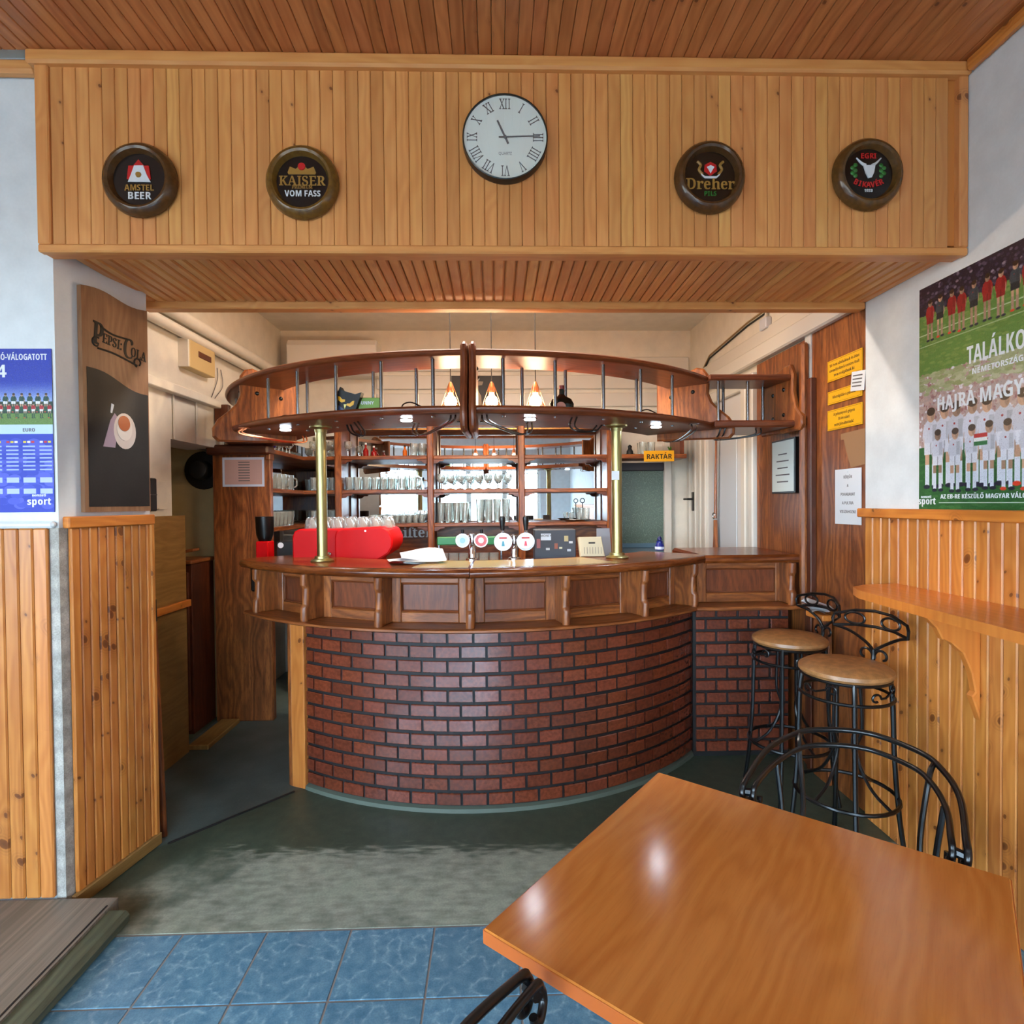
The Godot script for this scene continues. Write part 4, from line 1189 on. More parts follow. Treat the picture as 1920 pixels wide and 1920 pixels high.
	part("sheet", box(Vector3(0.205, 0.268, 0.002), 0.0).mesh(0.0), mats.paper, np)
	var ln := ["KÉRJÜK", "A", "POHARAKAT", "A PULTRA", "VISSZAHOZNI"]
	for k in 5: letters(ln[k], 0.014, mats.ink_grey, np, T(Vector3(0, 0.095 - k * 0.042, 0.001)), false, 0.0006, 700)
	part("pin", lathe([Vector2(0, 0.004), Vector2(0.004, 0.002), Vector2(0.005, 0), Vector2(0, 0)], 8).mesh(), mats.paper, np, Transform3D(Basis(Vector3.RIGHT, PI * 0.5), Vector3(0, 0.12, 0.001)))
	var ct := thing("framed_certificate", "framed certificate in a black frame on the panelling behind the bar end", "picture frame", V(1.685, 1.650, 3.285), -PI / 2)
	part("frame", box(Vector3(0.27, 0.315, 0.03), 0.003).mesh(0.0), mats.black, ct)
	part("sheet", box(Vector3(0.248, 0.293, 0.002), 0.0).mesh(0.0), flat(Color(0.84, 0.86, 0.82), 0.25), ct, T(Vector3(0, 0, 0.0155)))
	for k in 5: part("print_line", box(Vector3([0.10, 0.14, 0.12, 0.16, 0.13][k], 0.007, 0.0006), 0.0).mesh(0.0), mats.ink_grey, ct, T(Vector3(0, 0.07 - k * 0.04, 0.0168)))
	# football poster on the white wall
	var po := thing("football_poster", "large football team poster on the white wall above the pine boarding", "poster", V(1.688, 1.845, 1.935), -PI / 2)
	var pm := flat(Color.WHITE, 0.3)
	pm.albedo_texture = poster_print()
	part("sheet", sheet(0.60, 0.868), pm, po)
	letters("TALÁLKOZUNK", 0.062, mats.paper, po, T(Vector3(0.115, 0.115, 0.0015), 0, 0, 0.0), false, 0.0008, 700, true, 0.62)
	letters("NÉMETORSZÁGBAN", 0.020, mats.paper, po, T(Vector3(0.08, 0.055, 0.0015)), false, 0.0008, 700)
	letters("HAJRÁ MAGYAROK", 0.050, mats.paper, po, T(Vector3(0.05, -0.035, 0.0015), 0, 0, 0.0), false, 0.0008, 700, true, 0.85)
	letters("AZ EB-RE KÉSZÜLŐ MAGYAR VÁLOGATOTT", 0.016, mats.paper, po, T(Vector3(0.03, -0.385, 0.0015)), false, 0.0008, 700, false, 1.0)
	letters("nemzeti", 0.010, mats.paper, po, T(Vector3(-0.262, -0.385, 0.0015)), false, 0.0008, 700)
	letters("sport", 0.026, mats.paper, po, T(Vector3(-0.258, -0.402, 0.0015)), false, 0.0008, 700)
	# drinks ledge on a shaped bracket
	var l := thing("wall_ledge", "honey coloured wooden drinks ledge on brackets along the pine boarded wall", "ledge", V(1.69, 1.10, 1.6))
	var out := []
	for q: Vector2 in [Vector2(0, 3.0), Vector2(-0.315, 3.0), Vector2(-0.31, 0.3), Vector2(-0.285, -0.35), Vector2(-0.270, -0.58), Vector2(-0.235, -0.665), Vector2(-0.16, -0.715), Vector2(-0.08, -0.735), Vector2(0, -0.74)]: out.append(q)
	part("board", prism(out, 0.032, 0.010).grain(2).mesh(30.0), mats.ledge, l, Transform3D(Basis(Vector3(1, 0, 0), Vector3(0, 0, 1), Vector3(0, -1, 0)), Vector3(-0.016, -0.016, 0)))
	var br := [Vector2(0, -0.032), Vector2(-0.185, -0.032), Vector2(-0.192, -0.058), Vector2(-0.155, -0.095), Vector2(-0.135, -0.135), Vector2(-0.105, -0.145), Vector2(-0.06, -0.185), Vector2(-0.03, -0.255), Vector2(-0.018, -0.32), Vector2(-0.03, -0.335), Vector2(0, -0.42)]
	for f: float in [0.34, -1.0, -2.2]:
		part("bracket", prism(br, 0.03, 0.004).grain(1).mesh(0.0), mats.ledge, l, T(V(-0.016, 0, f)))
	part("batten", box(Vector3(0.03, 0.05, 2.4), 0.003).grain(2).mesh(0.0), mats.ledge, l, T(V(-0.031, -0.057, -0.95)))
	# low sill with papers in the corner behind the stools
	var lo := thing("corner_shelf", "low pine shelf in the corner behind the bar stools", "shelf", V(1.662, 0, 2.90))
	part("board", box(Vector3(0.052, 0.03, 0.16), 0.004).grain(2).mesh(0.0), mats.pine_rail, lo, T(Vector3(0.0, 0.855, 0)))
	part("support", box(Vector3(0.02, 0.84, 0.14), 0.003).grain(1).mesh(0.0), mats.oak, lo, T(Vector3(0.02, 0.42, 0)))
	var cl := thing("paper_stack", "crumpled white papers on the corner shelf behind the stools", "paper", V(1.652, 0.872, 2.90))
	for k in 4:
		part("sheet", sheet(0.06, 0.15, 0.008, k), mats.paper, cl, Transform3D(Basis.from_euler(Vector3(-PI / 2 + 0.05 * k, 0.3 * k - 0.4, 0)), Vector3(0.0, 0.012 + 0.012 * k, 0.004 * k)))

# slightly curled sheet, w by h, facing +z
func sheet(w: float, h: float, curl := 0.0, k := 0) -> ArrayMesh:
	var t := Tris.new()
	var nx := 6 if curl > 0.0 else 1
	var ny := 6 if curl > 0.0 else 1
	var z := func(u: float, v: float) -> float: return curl * (sin(u * 4.0 + k * 1.7) * cos(v * 3.0 + k))
	for sd in 2:
		for i in nx:
			for j in ny:
				var p := []
				for q: Vector2 in [Vector2(i, j), Vector2(i + 1, j), Vector2(i + 1, j + 1), Vector2(i, j + 1)]:
					var u := q.x / nx; var v := q.y / ny
					p.append([Vector3((u - 0.5) * w, (v - 0.5) * h, z.call(u, v) + (0.001 if sd == 0 else 0.0)), Vector2(u, 1.0 - v)])
				if sd == 0: t.quad(p[0][0], p[1][0], p[2][0], p[3][0], p[0][1], p[1][1], p[2][1], p[3][1])
				else: t.quad(p[3][0], p[2][0], p[1][0], p[0][0], p[3][1], p[2][1], p[1][1], p[0][1])
	return t.mesh()

func disc(im: Image, cx: float, cy: float, rx: float, ry: float, c: Color) -> void:
	for y in range(maxi(int(cy - ry), 0), mini(int(cy + ry) + 1, im.get_height())):
		for x in range(maxi(int(cx - rx), 0), mini(int(cx + rx) + 1, im.get_width())):
			if pow((x - cx) / rx, 2) + pow((y - cy) / ry, 2) <= 1.0: im.set_pixel(x, y, c)

func player(im: Image, r: RandomNumberGenerator, x: float, y: float, h: float, shirt: Color, shorts: Color, socks: Color) -> void:
	var w := h * 0.26
	var skin := Color(0.80, 0.62, 0.50).darkened(r.randf() * 0.3)
	im.fill_rect(Rect2i(int(x - w * 0.34), int(y + h * 0.55), int(w * 0.26), int(h * 0.2)), skin)
	im.fill_rect(Rect2i(int(x + w * 0.08), int(y + h * 0.55), int(w * 0.26), int(h * 0.2)), skin)
	im.fill_rect(Rect2i(int(x - w * 0.34), int(y + h * 0.70), int(w * 0.26), int(h * 0.26)), socks)
	im.fill_rect(Rect2i(int(x + w * 0.08), int(y + h * 0.70), int(w * 0.26), int(h * 0.26)), socks)
	disc(im, x - w * 0.25, y + h * 0.97, w * 0.2, h * 0.025, Color(0.85, 0.25, 0.15) if r.randf() < 0.4 else Color(0.12, 0.12, 0.2))
	disc(im, x + w * 0.25, y + h * 0.97, w * 0.2, h * 0.025, Color(0.12, 0.12, 0.2))
	shirt = shirt.darkened(r.randf() * 0.10)
	disc(im, x, y + h * 0.34, w * 0.52, h * 0.20, shirt)
	disc(im, x - w * 0.30, y + h * 0.42, w * 0.16, h * 0.10, skin)
	disc(im, x + w * 0.34, y + h * 0.40, w * 0.14, h * 0.11, skin)
	im.fill_rect(Rect2i(int(x - w * 0.42), int(y + h * 0.2), int(w * 0.84), int(h * 0.25)), shirt)
	im.fill_rect(Rect2i(int(x - w * 0.40), int(y + h * 0.43), int(w * 0.8), int(h * 0.15)), shorts)
	im.fill_rect(Rect2i(int(x + w * 0.10), int(y + h * 0.22), int(w * 0.26), int(h * 0.20)), shirt.darkened(0.12))
	im.fill_rect(Rect2i(int(x - w * 0.03), int(y + h * 0.44), int(w * 0.07), int(h * 0.14)), shorts.darkened(0.25))
	disc(im, x - w * 0.12, y + h * 0.26, w * 0.05, h * 0.012, Color(0.6, 0.15, 0.15))
	disc(im, x, y + h * 0.10, w * 0.24, h * 0.085, skin)
	disc(im, x + w * 0.10, y + h * 0.11, w * 0.10, h * 0.06, skin.darkened(0.15))
	disc(im, x, y + h * 0.055, w * 0.25, h * 0.05, Color(0.22, 0.15, 0.1))

func poster_print() -> ImageTexture:
	var w := 700
	var h := 1012
	var im := Image.create(w, h, false, Image.FORMAT_RGB8)
	var r := RandomNumberGenerator.new()
	r.seed = 5
	im.fill(Color(0.36, 0.50, 0.22))
	im.fill_rect(Rect2i(0, 0, w, 130), Color(0.16, 0.12, 0.17))
	for k in 220: disc(im, r.randf() * w, r.randf() * 130, 8, 6, Color(0.22, 0.18, 0.26).lerp(Color(0.55, 0.50, 0.55), pow(r.randf(), 3)))
	for k in 500: disc(im, r.randf() * w, 130 + r.randf() * 260, 16, 5, Color(0.35, 0.48, 0.20).lerp(Color(0.46, 0.56, 0.28), r.randf()))
	im.fill_rect(Rect2i(0, 215, w, 4), Color(0.75, 0.80, 0.68))
	im.fill_rect(Rect2i(0, 268, w, 3), Color(0.70, 0.76, 0.62))
	for k in 11: player(im, r, 60 + k * 60 + r.randf() * 14, 60 + r.randf() * 12, 190, Color(0.62, 0.14, 0.14) if k % 3 != 1 else Color(0.24, 0.27, 0.29), Color(0.58, 0.14, 0.14) if k % 3 != 1 else Color(0.15, 0.16, 0.17), Color(0.66, 0.52, 0.44))
	# lower photograph: the team in white in front of a crowd
	im.fill_rect(Rect2i(0, 400, w, 330), Color(0.66, 0.58, 0.56))
	for k in 1600:
		var c := Color(0.72, 0.62, 0.58).lerp(Color(0.52, 0.30, 0.32), r.randf() * r.randf())
		if r.randf() < 0.2: c = Color(0.82, 0.80, 0.84)
		disc(im, r.randf() * w, 400 + r.randf() * 330, 4 + r.randf() * 6, 4 + r.randf() * 6, c)
	for k in 300: disc(im, r.randf() * w, 400 + r.randf() * 90, 18, 7, Color(0.52, 0.56, 0.36).lerp(Color(0.68, 0.68, 0.55), r.randf()))
	im.fill_rect(Rect2i(0, 730, w, h - 730), Color(0.16, 0.36, 0.17))
	for k in 500: disc(im, r.randf() * w, 735 + r.randf() * 270, 18, 5, Color(0.14, 0.34, 0.16).lerp(Color(0.24, 0.44, 0.22), r.randf()))
	for k in 9: player(im, r, 60 + k * 76 + r.randf() * 16, 540 + r.randf() * 16, 370, Color(0.80, 0.80, 0.84), Color(0.84, 0.84, 0.87), Color(0.82, 0.84, 0.88))
	for k in 7: player(im, r, 110 + k * 84 + r.randf() * 16, 650 + r.randf() * 10, 280, Color(0.82, 0.82, 0.86), Color(0.84, 0.84, 0.87), Color(0.80, 0.82, 0.87))
	im.fill_rect(Rect2i(305, 700, 64, 16), Color(0.72, 0.15, 0.15))
	im.fill_rect(Rect2i(305, 716, 64, 16), Color(0.88, 0.88, 0.86))
	im.fill_rect(Rect2i(305, 732, 64, 16), Color(0.14, 0.42, 0.22))
	soften(im, r, 3)
	im.fill_rect(Rect2i(120, 980, 560, 3), Color(0.75, 0.8, 0.75))
	return ImageTexture.create_from_image(im)

# photographic softness and grain
func soften(im: Image, r: RandomNumberGenerator, k: int) -> void:
	var w := im.get_width()
	var h := im.get_height()
	im.resize(w / k, h / k, Image.INTERPOLATE_LANCZOS)
	im.resize(w, h, Image.INTERPOLATE_CUBIC)
	for i in 26000:
		var x := r.randi() % (w - 2)
		var y := r.randi() % (h - 2)
		im.fill_rect(Rect2i(x, y, 2, 2), im.get_pixel(x, y).lerp(Color(0.7, 0.68, 0.64) if r.randf() < 0.5 else Color(0.1, 0.1, 0.12), 0.16))

func calendar_print() -> ImageTexture:
	var w := 420
	var h := 760
	var im := Image.create(w, h, false, Image.FORMAT_RGB8)
	var r := RandomNumberGenerator.new()
	r.seed = 9
	im.fill(Color(0.13, 0.20, 0.62))
	for y in range(150, 260): im.fill_rect(Rect2i(0, y, w, 1), Color(0.13, 0.20, 0.62).lerp(Color(0.66, 0.74, 0.86), (y - 150) / 110.0))
	im.fill_rect(Rect2i(0, 245, w, 60), Color(0.12, 0.24, 0.17))
	im.fill_rect(Rect2i(0, 300, w, 56), Color(0.36, 0.48, 0.20))
	for k in 12: player(im, r, 20 + k * 34, 205, 90, Color(0.10, 0.26, 0.22) if k > 5 else Color(0.66, 0.13, 0.16), Color(0.85, 0.85, 0.86), Color(0.1, 0.3, 0.2))
	for k in 12: player(im, r, 34 + k * 34, 250, 72, Color(0.68, 0.12, 0.16), Color(0.86, 0.86, 0.87), Color(0.10, 0.26, 0.20))
	soften(im, r, 2)
	im.fill_rect(Rect2i(0, 352, w, 44), Color(0.70, 0.78, 0.84))
	im.fill_rect(Rect2i(0, 396, w, h - 396), Color(0.14, 0.21, 0.64))
	for k in 160: disc(im, r.randf() * w, 430 + r.randf() * 300, 26, 16, Color(0.14, 0.21, 0.64).lerp(Color(0.30, 0.34, 0.74), r.randf()))
	for c in 6:
		for j in 7: im.fill_rect(Rect2i(12 + c * 70, 450 + j * 18, 52, 7), Color(0.62, 0.68, 0.86))
		for j in 3: im.fill_rect(Rect2i(14 + c * 70 + j * 17, 428, 13, 9), [Color(0.75, 0.15, 0.15), Color(0.85, 0.75, 0.2), Color(0.9, 0.9, 0.9)][(j + c) % 3])
		for j in 2: im.fill_rect(Rect2i(12 + c * 70, 598 + j * 52, 52, 24), Color(0.66, 0.70, 0.86))
	return ImageTexture.create_from_image(im)

func build_left_side() -> void:
	var c := thing("wall_calendar", "blue football calendar on the white wall above the pale boarding", "calendar", V(-1.732, 1.72, 2.066))
	var m := flat(Color.WHITE, 0.6)
	m.albedo_texture = calendar_print()
	part("sheet", sheet(0.345, 0.575), m, c)
	letters("LABDARÚGÓ-VÁLOGATOTT", 0.021, mats.paper, c, T(Vector3(0.021, 0.258, 0.0015)), false, 0.0008, 700, true, 0.74)
	letters("2024", 0.044, mats.paper, c, T(Vector3(-0.050, 0.208, 0.0015)), false, 0.0008, 700, true)
	letters("EURO", 0.012, mats.ink_grey, c, T(Vector3(0.09, 0.002, 0.0015)), false, 0.0008, 700)
	letters("nemzeti", 0.009, mats.paper, c, T(Vector3(0.12, -0.228, 0.0015)), false, 0.0008, 700)
	letters("sport", 0.024, mats.paper, c, T(Vector3(0.12, -0.25, 0.0015)), false, 0.0008, 700)
	# advertising board on the wall end: stands in the plane of the splayed reveal
	var a := V(-1.55, 0, 2.07)
	var b := V(-1.475, 0, 2.48)
	var dir := (b - a).normalized()
	var out := dir.cross(Vector3.UP)
	if out.x < 0: out = -out
	var s := thing("cola_board", "tall brown and black advertising board with a wavy top and a coffee cup", "advertising board", a + dir * 0.242 + out * 0.012 + Vector3(0, 1.835, 0))
	s.transform.basis = Basis(dir, Vector3.UP, out)
	var wave := func(base: float, amp: float) -> Array:
		var p := []
		for i in 13:
			var u := i / 12.0
			p.append(Vector2(-0.155 + 0.31 * u, base - amp * u + 0.010 * sin(u * TAU)))
		return p
	var top: Array = wave.call(0.43, -0.005)
	top.append(Vector2(0.155, -0.405)); top.append(Vector2(-0.155, -0.405))
	part("board", prism(top, 0.018, 0.002).grain(1).mesh(0.0), wood(wood_tex(18, Color(0.62, 0.46, 0.33), Color(0.48, 0.33, 0.22), 0, 0.9, 0.2), Color(1, 1, 1), 0.4), s)
	var bl: Array = wave.call(0.135, 0.055)
	var bl2 := []
	for q: Vector2 in bl: bl2.append(Vector2(q.x * 0.93 + 0.006, q.y))
	bl2.append(Vector2(0.149, -0.385)); bl2.append(Vector2(-0.138, -0.385))
	var dk := flat(Color(0.10, 0.092, 0.095), 0.5)
	dk.albedo_texture = speckle(47)
	dk.uv1_triplanar = true
	part("chalk_field", prism(bl2, 0.002).mesh(0.0), dk, s, T(Vector3(0, 0, 0.0095)))
	for q: Array in [["P", 0.082, -0.088, 0.268], ["EPSI:", 0.036, -0.022, 0.256], ["C", 0.078, 0.052, 0.248], ["OLA", 0.036, 0.104, 0.238]]:
		letters(q[0], q[1], mats.ink, s, T(Vector3(q[2], q[3], 0.0095), 0, 0, -0.10), true, 0.003, 700, false, 0.72)
	var sw := Tris.new()
	for q: Array in [[-0.075, 0.300, -0.02, 0.285, 0.05, 0.287], [-0.09, 0.215, -0.01, 0.212, 0.095, 0.192]]:
		sw.add(tube(curve([Vector3(q[0], q[1], 0), Vector3(q[2], q[3], 0), Vector3(q[4], q[5], 0)], 6), 0.004, 6))
	sw.add(tube(spiral(Vector3(-0.095, 0.235, 0), Vector3.RIGHT, Vector3.UP, 0.022, 0.012, 60, 300, 12), 0.0035, 6))
	sw.add(tube(spiral(Vector3(0.10, 0.205, 0), Vector3.RIGHT, Vector3.UP, 0.020, 0.012, 250, -60, 12), 0.0035, 6))
	part("flourish", sw.mesh(), mats.ink, s, T(Vector3(0, 0, 0.010)))
	# printed cup on a saucer
	part("saucer_print", lathe([Vector2(0, 0), Vector2(0.075, 0), Vector2(0.075, 0.0015), Vector2(0, 0.0015)], 24).mesh(), flat(Color(0.78, 0.73, 0.70), 0.4), s, Transform3D(Basis(Vector3.RIGHT, PI * 0.5) * Basis.from_scale(Vector3(0.72, 1, 0.95)), Vector3(0.028, -0.085, 0.010)))
	part("cup_print", lathe([Vector2(0, 0), Vector2(0.05, 0), Vector2(0.05, 0.0015), Vector2(0, 0.0015)], 20).mesh(), flat(Color(0.84, 0.80, 0.76), 0.4), s, Transform3D(Basis(Vector3.RIGHT, PI * 0.5) * Basis.from_scale(Vector3(0.75, 1, 0.95)), Vector3(0.025, -0.075, 0.0118)))
	part("coffee_print", lathe([Vector2(0, 0), Vector2(0.038, 0), Vector2(0.038, 0.0015), Vector2(0, 0.0015)], 20).mesh(), flat(Color(0.66, 0.36, 0.20), 0.4), s, Transform3D(Basis(Vector3.RIGHT, PI * 0.5) * Basis.from_scale(Vector3(0.75, 1, 0.8)), Vector3(0.022, -0.055, 0.0135)))
	part("napkin_print", prism([Vector2(-0.075, -0.155), Vector2(-0.02, -0.155), Vector2(0.0, -0.04), Vector2(-0.02, -0.02), Vector2(-0.04, -0.05)], 0.0012).mesh(0.0), flat(Color(0.60, 0.52, 0.58), 0.5), s, T(Vector3(0, 0, 0.0108)))
	part("spoon_print", prism([Vector2(-0.035, -0.02), Vector2(-0.028, -0.022), Vector2(-0.018, 0.012), Vector2(-0.03, 0.016)], 0.0012).mesh(0.0), mats.paper, s, T(Vector3(-0.004, 0, 0.0112)))
	# passage: oak cladding, switch, cupboard, hat, meter box
	var w := structure("trim_9", "pale oak panelling with a narrow ledge along the passage wall")
	wood_slab("panel", Vector3(-1.84, 0, 2.50), Vector3(-1.82, 0.86, 3.40), mats.olive, w, 2, 0.002)
	wood_slab("panel", Vector3(-1.84, 0.90, 2.50), Vector3(-1.82, 1.395, 3.40), mats.olive, w, 2, 0.002)
	wood_slab("rail", Vector3(-1.845, 0.86, 2.50), Vector3(-1.80, 0.90, 3.415), mats.pine_rail, w, 2, 0.003)
	w = structure("baseboard_left", "pale boards on the passage floor edge")
	wood_slab("strip", Vector3(-1.84, 0, 3.42), Vector3(-1.72, 0.03, 3.84), mats.olive, w, 2, 0.004)
	var sw2 := thing("door_latch", "black plastic unit on the cream wall above the oak panelling", "wall unit", V(-1.815, 1.51, 3.06))
	part("housing", box(Vector3(0.035, 0.175, 0.06), 0.006).mesh(0.0), mats.black, sw2)
	part("seam", box(Vector3(0.036, 0.004, 0.058), 0.0).mesh(0.0), mats.ink_grey, sw2)
	var pl := thing("switch_plate", "white cardboard plate behind the black wall unit", "plate", V(-1.832, 1.51, 3.17))
	part("plate", box(Vector3(0.012, 0.15, 0.12), 0.002).mesh(0.0), mats.cream, pl)
	part("lip", box(Vector3(0.02, 0.006, 0.08), 0.001).mesh(0.0), mats.cream, pl, T(V(0.004, -0.075, 0.01)))
	var cu := thing("dark_cupboard", "dark brown low cupboard in the khaki niche of the passage", "cupboard", V(-2.155, 0, 3.80))
	part("body", box(Vector3(0.46, 1.08, 0.28), 0.004).grain(1).mesh(0.0), mats.oak_dark, cu, T(Vector3(0, 0.54, 0)))
	part("door", box(Vector3(0.21, 1.0, 0.018), 0.004).grain(1).mesh(0.0), mats.oak_dark, cu, T(Vector3(0.11, 0.53, 0.149)))
	part("lid", box(Vector3(0.47, 0.025, 0.30), 0.004).grain(0).mesh(0.0), mats.oak, cu, T(Vector3(0, 1.093, 0.005)))
	var pk := thing("loose_plank", "short loose plank lying slanted on the dark cupboard", "plank", V(-2.10, 1.1065, 3.76))
	part("plank", box(Vector3(0.30, 0.02, 0.10), 0.003).grain(0).mesh(0.0), mats.oak, pk, T(Vector3(0, 0.035, 0), 0.1, 0, 0.16))
	var hat := thing("black_hat", "round black brimmed hat hung on the khaki niche wall", "hat", V(-1.985, 1.69, 3.955))
	part("brim", lathe([Vector2(0, 0), Vector2(0.125, 0), Vector2(0.130, 0.006), Vector2(0.125, 0.012), Vector2(0.07, 0.018), Vector2(0, 0.018)], 28).mesh(), mats.black_matte, hat, T(Vector3.ZERO, 0, PI * 0.5))
	part("crown", lathe([Vector2(0, 0), Vector2(0.068, 0.0), Vector2(0.066, 0.03), Vector2(0.056, 0.075), Vector2(0.03, 0.085), Vector2(0, 0.080)], 24).mesh(), mats.black_matte, hat, T(Vector3(0, 0, 0.012), 0, PI * 0.5))
	part("peg", tube([Vector3(-0.08, 0.155, 0), Vector3(0.16, 0.13, 0.0)], 0.012, 6).mesh(), mats.black_matte, hat, T(Vector3(0, 0, 0.02)))
	var mb := thing("meter_box", "yellowed meter box with a brown label high on the cream wall", "meter box", V(-1.808, 2.345, 3.55))
	part("housing", box(Vector3(0.064, 0.17, 0.30), 0.004).mesh(0.0), flat(Color(0.76, 0.66, 0.46), 0.5), mb)
	part("side_cover", box(Vector3(0.066, 0.165, 0.05), 0.002).mesh(0.0), mats.cream, mb, T(V(-0.005, 0, -0.135)))
	part("label_plate", box(Vector3(0.004, 0.035, 0.15), 0.001).mesh(0.0), mats.oak_dark, mb, T(V(0.034, 0.015, 0.02)))
	var pp := thing("heating_pipes", "pair of thick cream painted pipes running below the ceiling over the passage", "pipes", V(-1.79, 2.44, 3.7))
	part("pipe", tube([V(0.02, 0.08, -1.1), V(0.02, 0.09, 1.28)], 0.036, 12).mesh(), mats.cream, pp)
	part("pipe", tube([V(0.0, 0.005, -1.1), V(0.0, 0.012, 1.28)], 0.030, 12).mesh(), mats.cream, pp)
	var wr := thing("wall_wire", "thin dark wires hanging down the cream passage wall", "wire", V(-1.835, 2.3, 3.5))
	part("wire", tube(curve([V(0, 0.06, 0.35), V(0.01, -0.02, 0.33), V(0, -0.16, 0.26), V(0, -0.19, 0.24)], 5), 0.0025, 5).mesh(), mats.ink_grey, wr)
	part("wire", tube(curve([V(0, 0.06, 0.40), V(0.01, -0.05, 0.40), V(0, -0.14, 0.32), V(0, -0.19, 0.28)], 5), 0.0025, 5).mesh(), mats.ink_grey, wr)
	part("conduit", tube([V(0.004, -0.18, -0.18), V(0.004, -0.47, -0.18)], 0.006, 6).mesh(), mats.cream, wr)
	part("conduit", tube([V(0.004, -0.18, 0.07), V(0.004, -0.47, 0.07)], 0.006, 6).mesh(), mats.cream, wr)
	var tr := structure("trim_10", "grey cornice board along the passage wall")
	slab("board", Vector3(-1.84, 2.085, 2.49), Vector3(-1.79, 2.135, 3.90), mats.cream, tr, 0.004)
	var bs := thing("broom_stick", "worn brown broom stick leaning at the end of the pine boarding", "broom stick", V(-1.47, 0, 2.53))
	part("stick", tube([Vector3(0, 0.002, 0), Vector3(-0.035, 0.95, -0.01)], 0.014, 10).mesh(), mats.oak_light, bs)
	part("grip", tube([Vector3(-0.0352, 0.945, -0.01), Vector3(-0.0375, 1.04, -0.0105)], 0.0155, 10).mesh(), mats.black_matte, bs)
	var nt := thing("price_list", "pink price list in a white border taped to the oak end panel", "notice", V(-1.68, 1.672, 3.862))
	part("sheet", box(Vector3(0.275, 0.195, 0.002), 0.0).mesh(0.0), flat(Color(0.80, 0.83, 0.90), 0.4), nt)
	part("print_field", box(Vector3(0.245, 0.165, 0.0006), 0.0).mesh(0.0), flat(Color(0.78, 0.62, 0.58), 0.5), nt, T(Vector3(0, 0, 0.0013)))
	for k in 8: part("print_line", box(Vector3(0.075, 0.006, 0.0006), 0.0).mesh(0.0), mats.ink_grey, nt, T(Vector3(0.005, 0.065 - k * 0.0175, 0.0018)))

# ---------------------------------------------------------------- table and chairs
const TB := Vector2(0.455, 1.602)      # far corner of the table top, (x, f)
const TU := Vector2(0.767, -0.642)     # along the far edge
const TN := Vector2(0.642, 0.767)      # outwards across the far edge

func build_table_and_chairs() -> void:
	var c := TB + TU * 0.378 - TN * 0.378
	var bs := Basis(Vector3(TU.x, 0, -TU.y), Vector3.UP, Vector3(TU.x, 0, -TU.y).cross(Vector3.UP))
	var t := thing("cafe_table", "square laminate table with an orange brown wood grain top", "table", V(c.x, 0, c.y))
	t.transform.basis = bs
	part("table_top", box(Vector3(0.756, 0.028, 0.756), 0.003).grain(2, Vector2(0.1, 0.2)).mesh(0.0), mats.laminate, t, T(Vector3(0, 0.668, 0)))
	part("edge_band", _moved(_ring(0.3775, 0.024), T(Vector3(0, 0.6675, 0))).mesh(0.0), mats.laminate_edge, t)
	part("pillar", lathe([Vector2(0, 0.02), Vector2(0.035, 0.02), Vector2(0.035, 0.63), Vector2(0, 0.63)], 16).mesh(), mats.iron, t)
	for k in 4:
		var a := Vector3(cos(k * PI / 2 + PI / 4), 0, sin(k * PI / 2 + PI / 4))
		part("foot", tube(curve([a * 0.02 + Vector3(0, 0.10, 0), a * 0.15 + Vector3(0, 0.075, 0), a * 0.30 + Vector3(0, 0.018, 0)], 5), 0.018, 10).mesh(), mats.iron, t)
		part("support_arm", tube([a * 0.02 + Vector3(0, 0.62, 0), a * 0.30 + Vector3(0, 0.642, 0)], 0.011, 8).mesh(), mats.iron, t)
	# black metal armchair: u along the table edge, n away from the table
	var m := chair("black tubular metal armchair at the table side facing the bar stools")
	var at := TB + TU * 0.455
	m.transform = Transform3D(bs, V(at.x, 0, at.y))
	var A := Vector2(-0.027, 1.021)
	var at2 := A + TU * 0.362 - TN * 0.011
	var m2 := copy(m, "metal_armchair", Vector3.ZERO, 0, "black tubular metal armchair at the table side over the blue tiles")
	m2.transform = Transform3D(Basis(Vector3.UP, PI) * bs, V(at2.x, 0, at2.y))

func _ring(h: float, d: float) -> Tris:
	var t := Tris.new()
	for k in 4:
		var b := box(Vector3(h * 2.0, d, 0.004), 0.001, Vector3(0, 0, h))
		t.add(b, Transform3D(Basis(Vector3.UP, k * PI / 2), Vector3.ZERO))
	return t

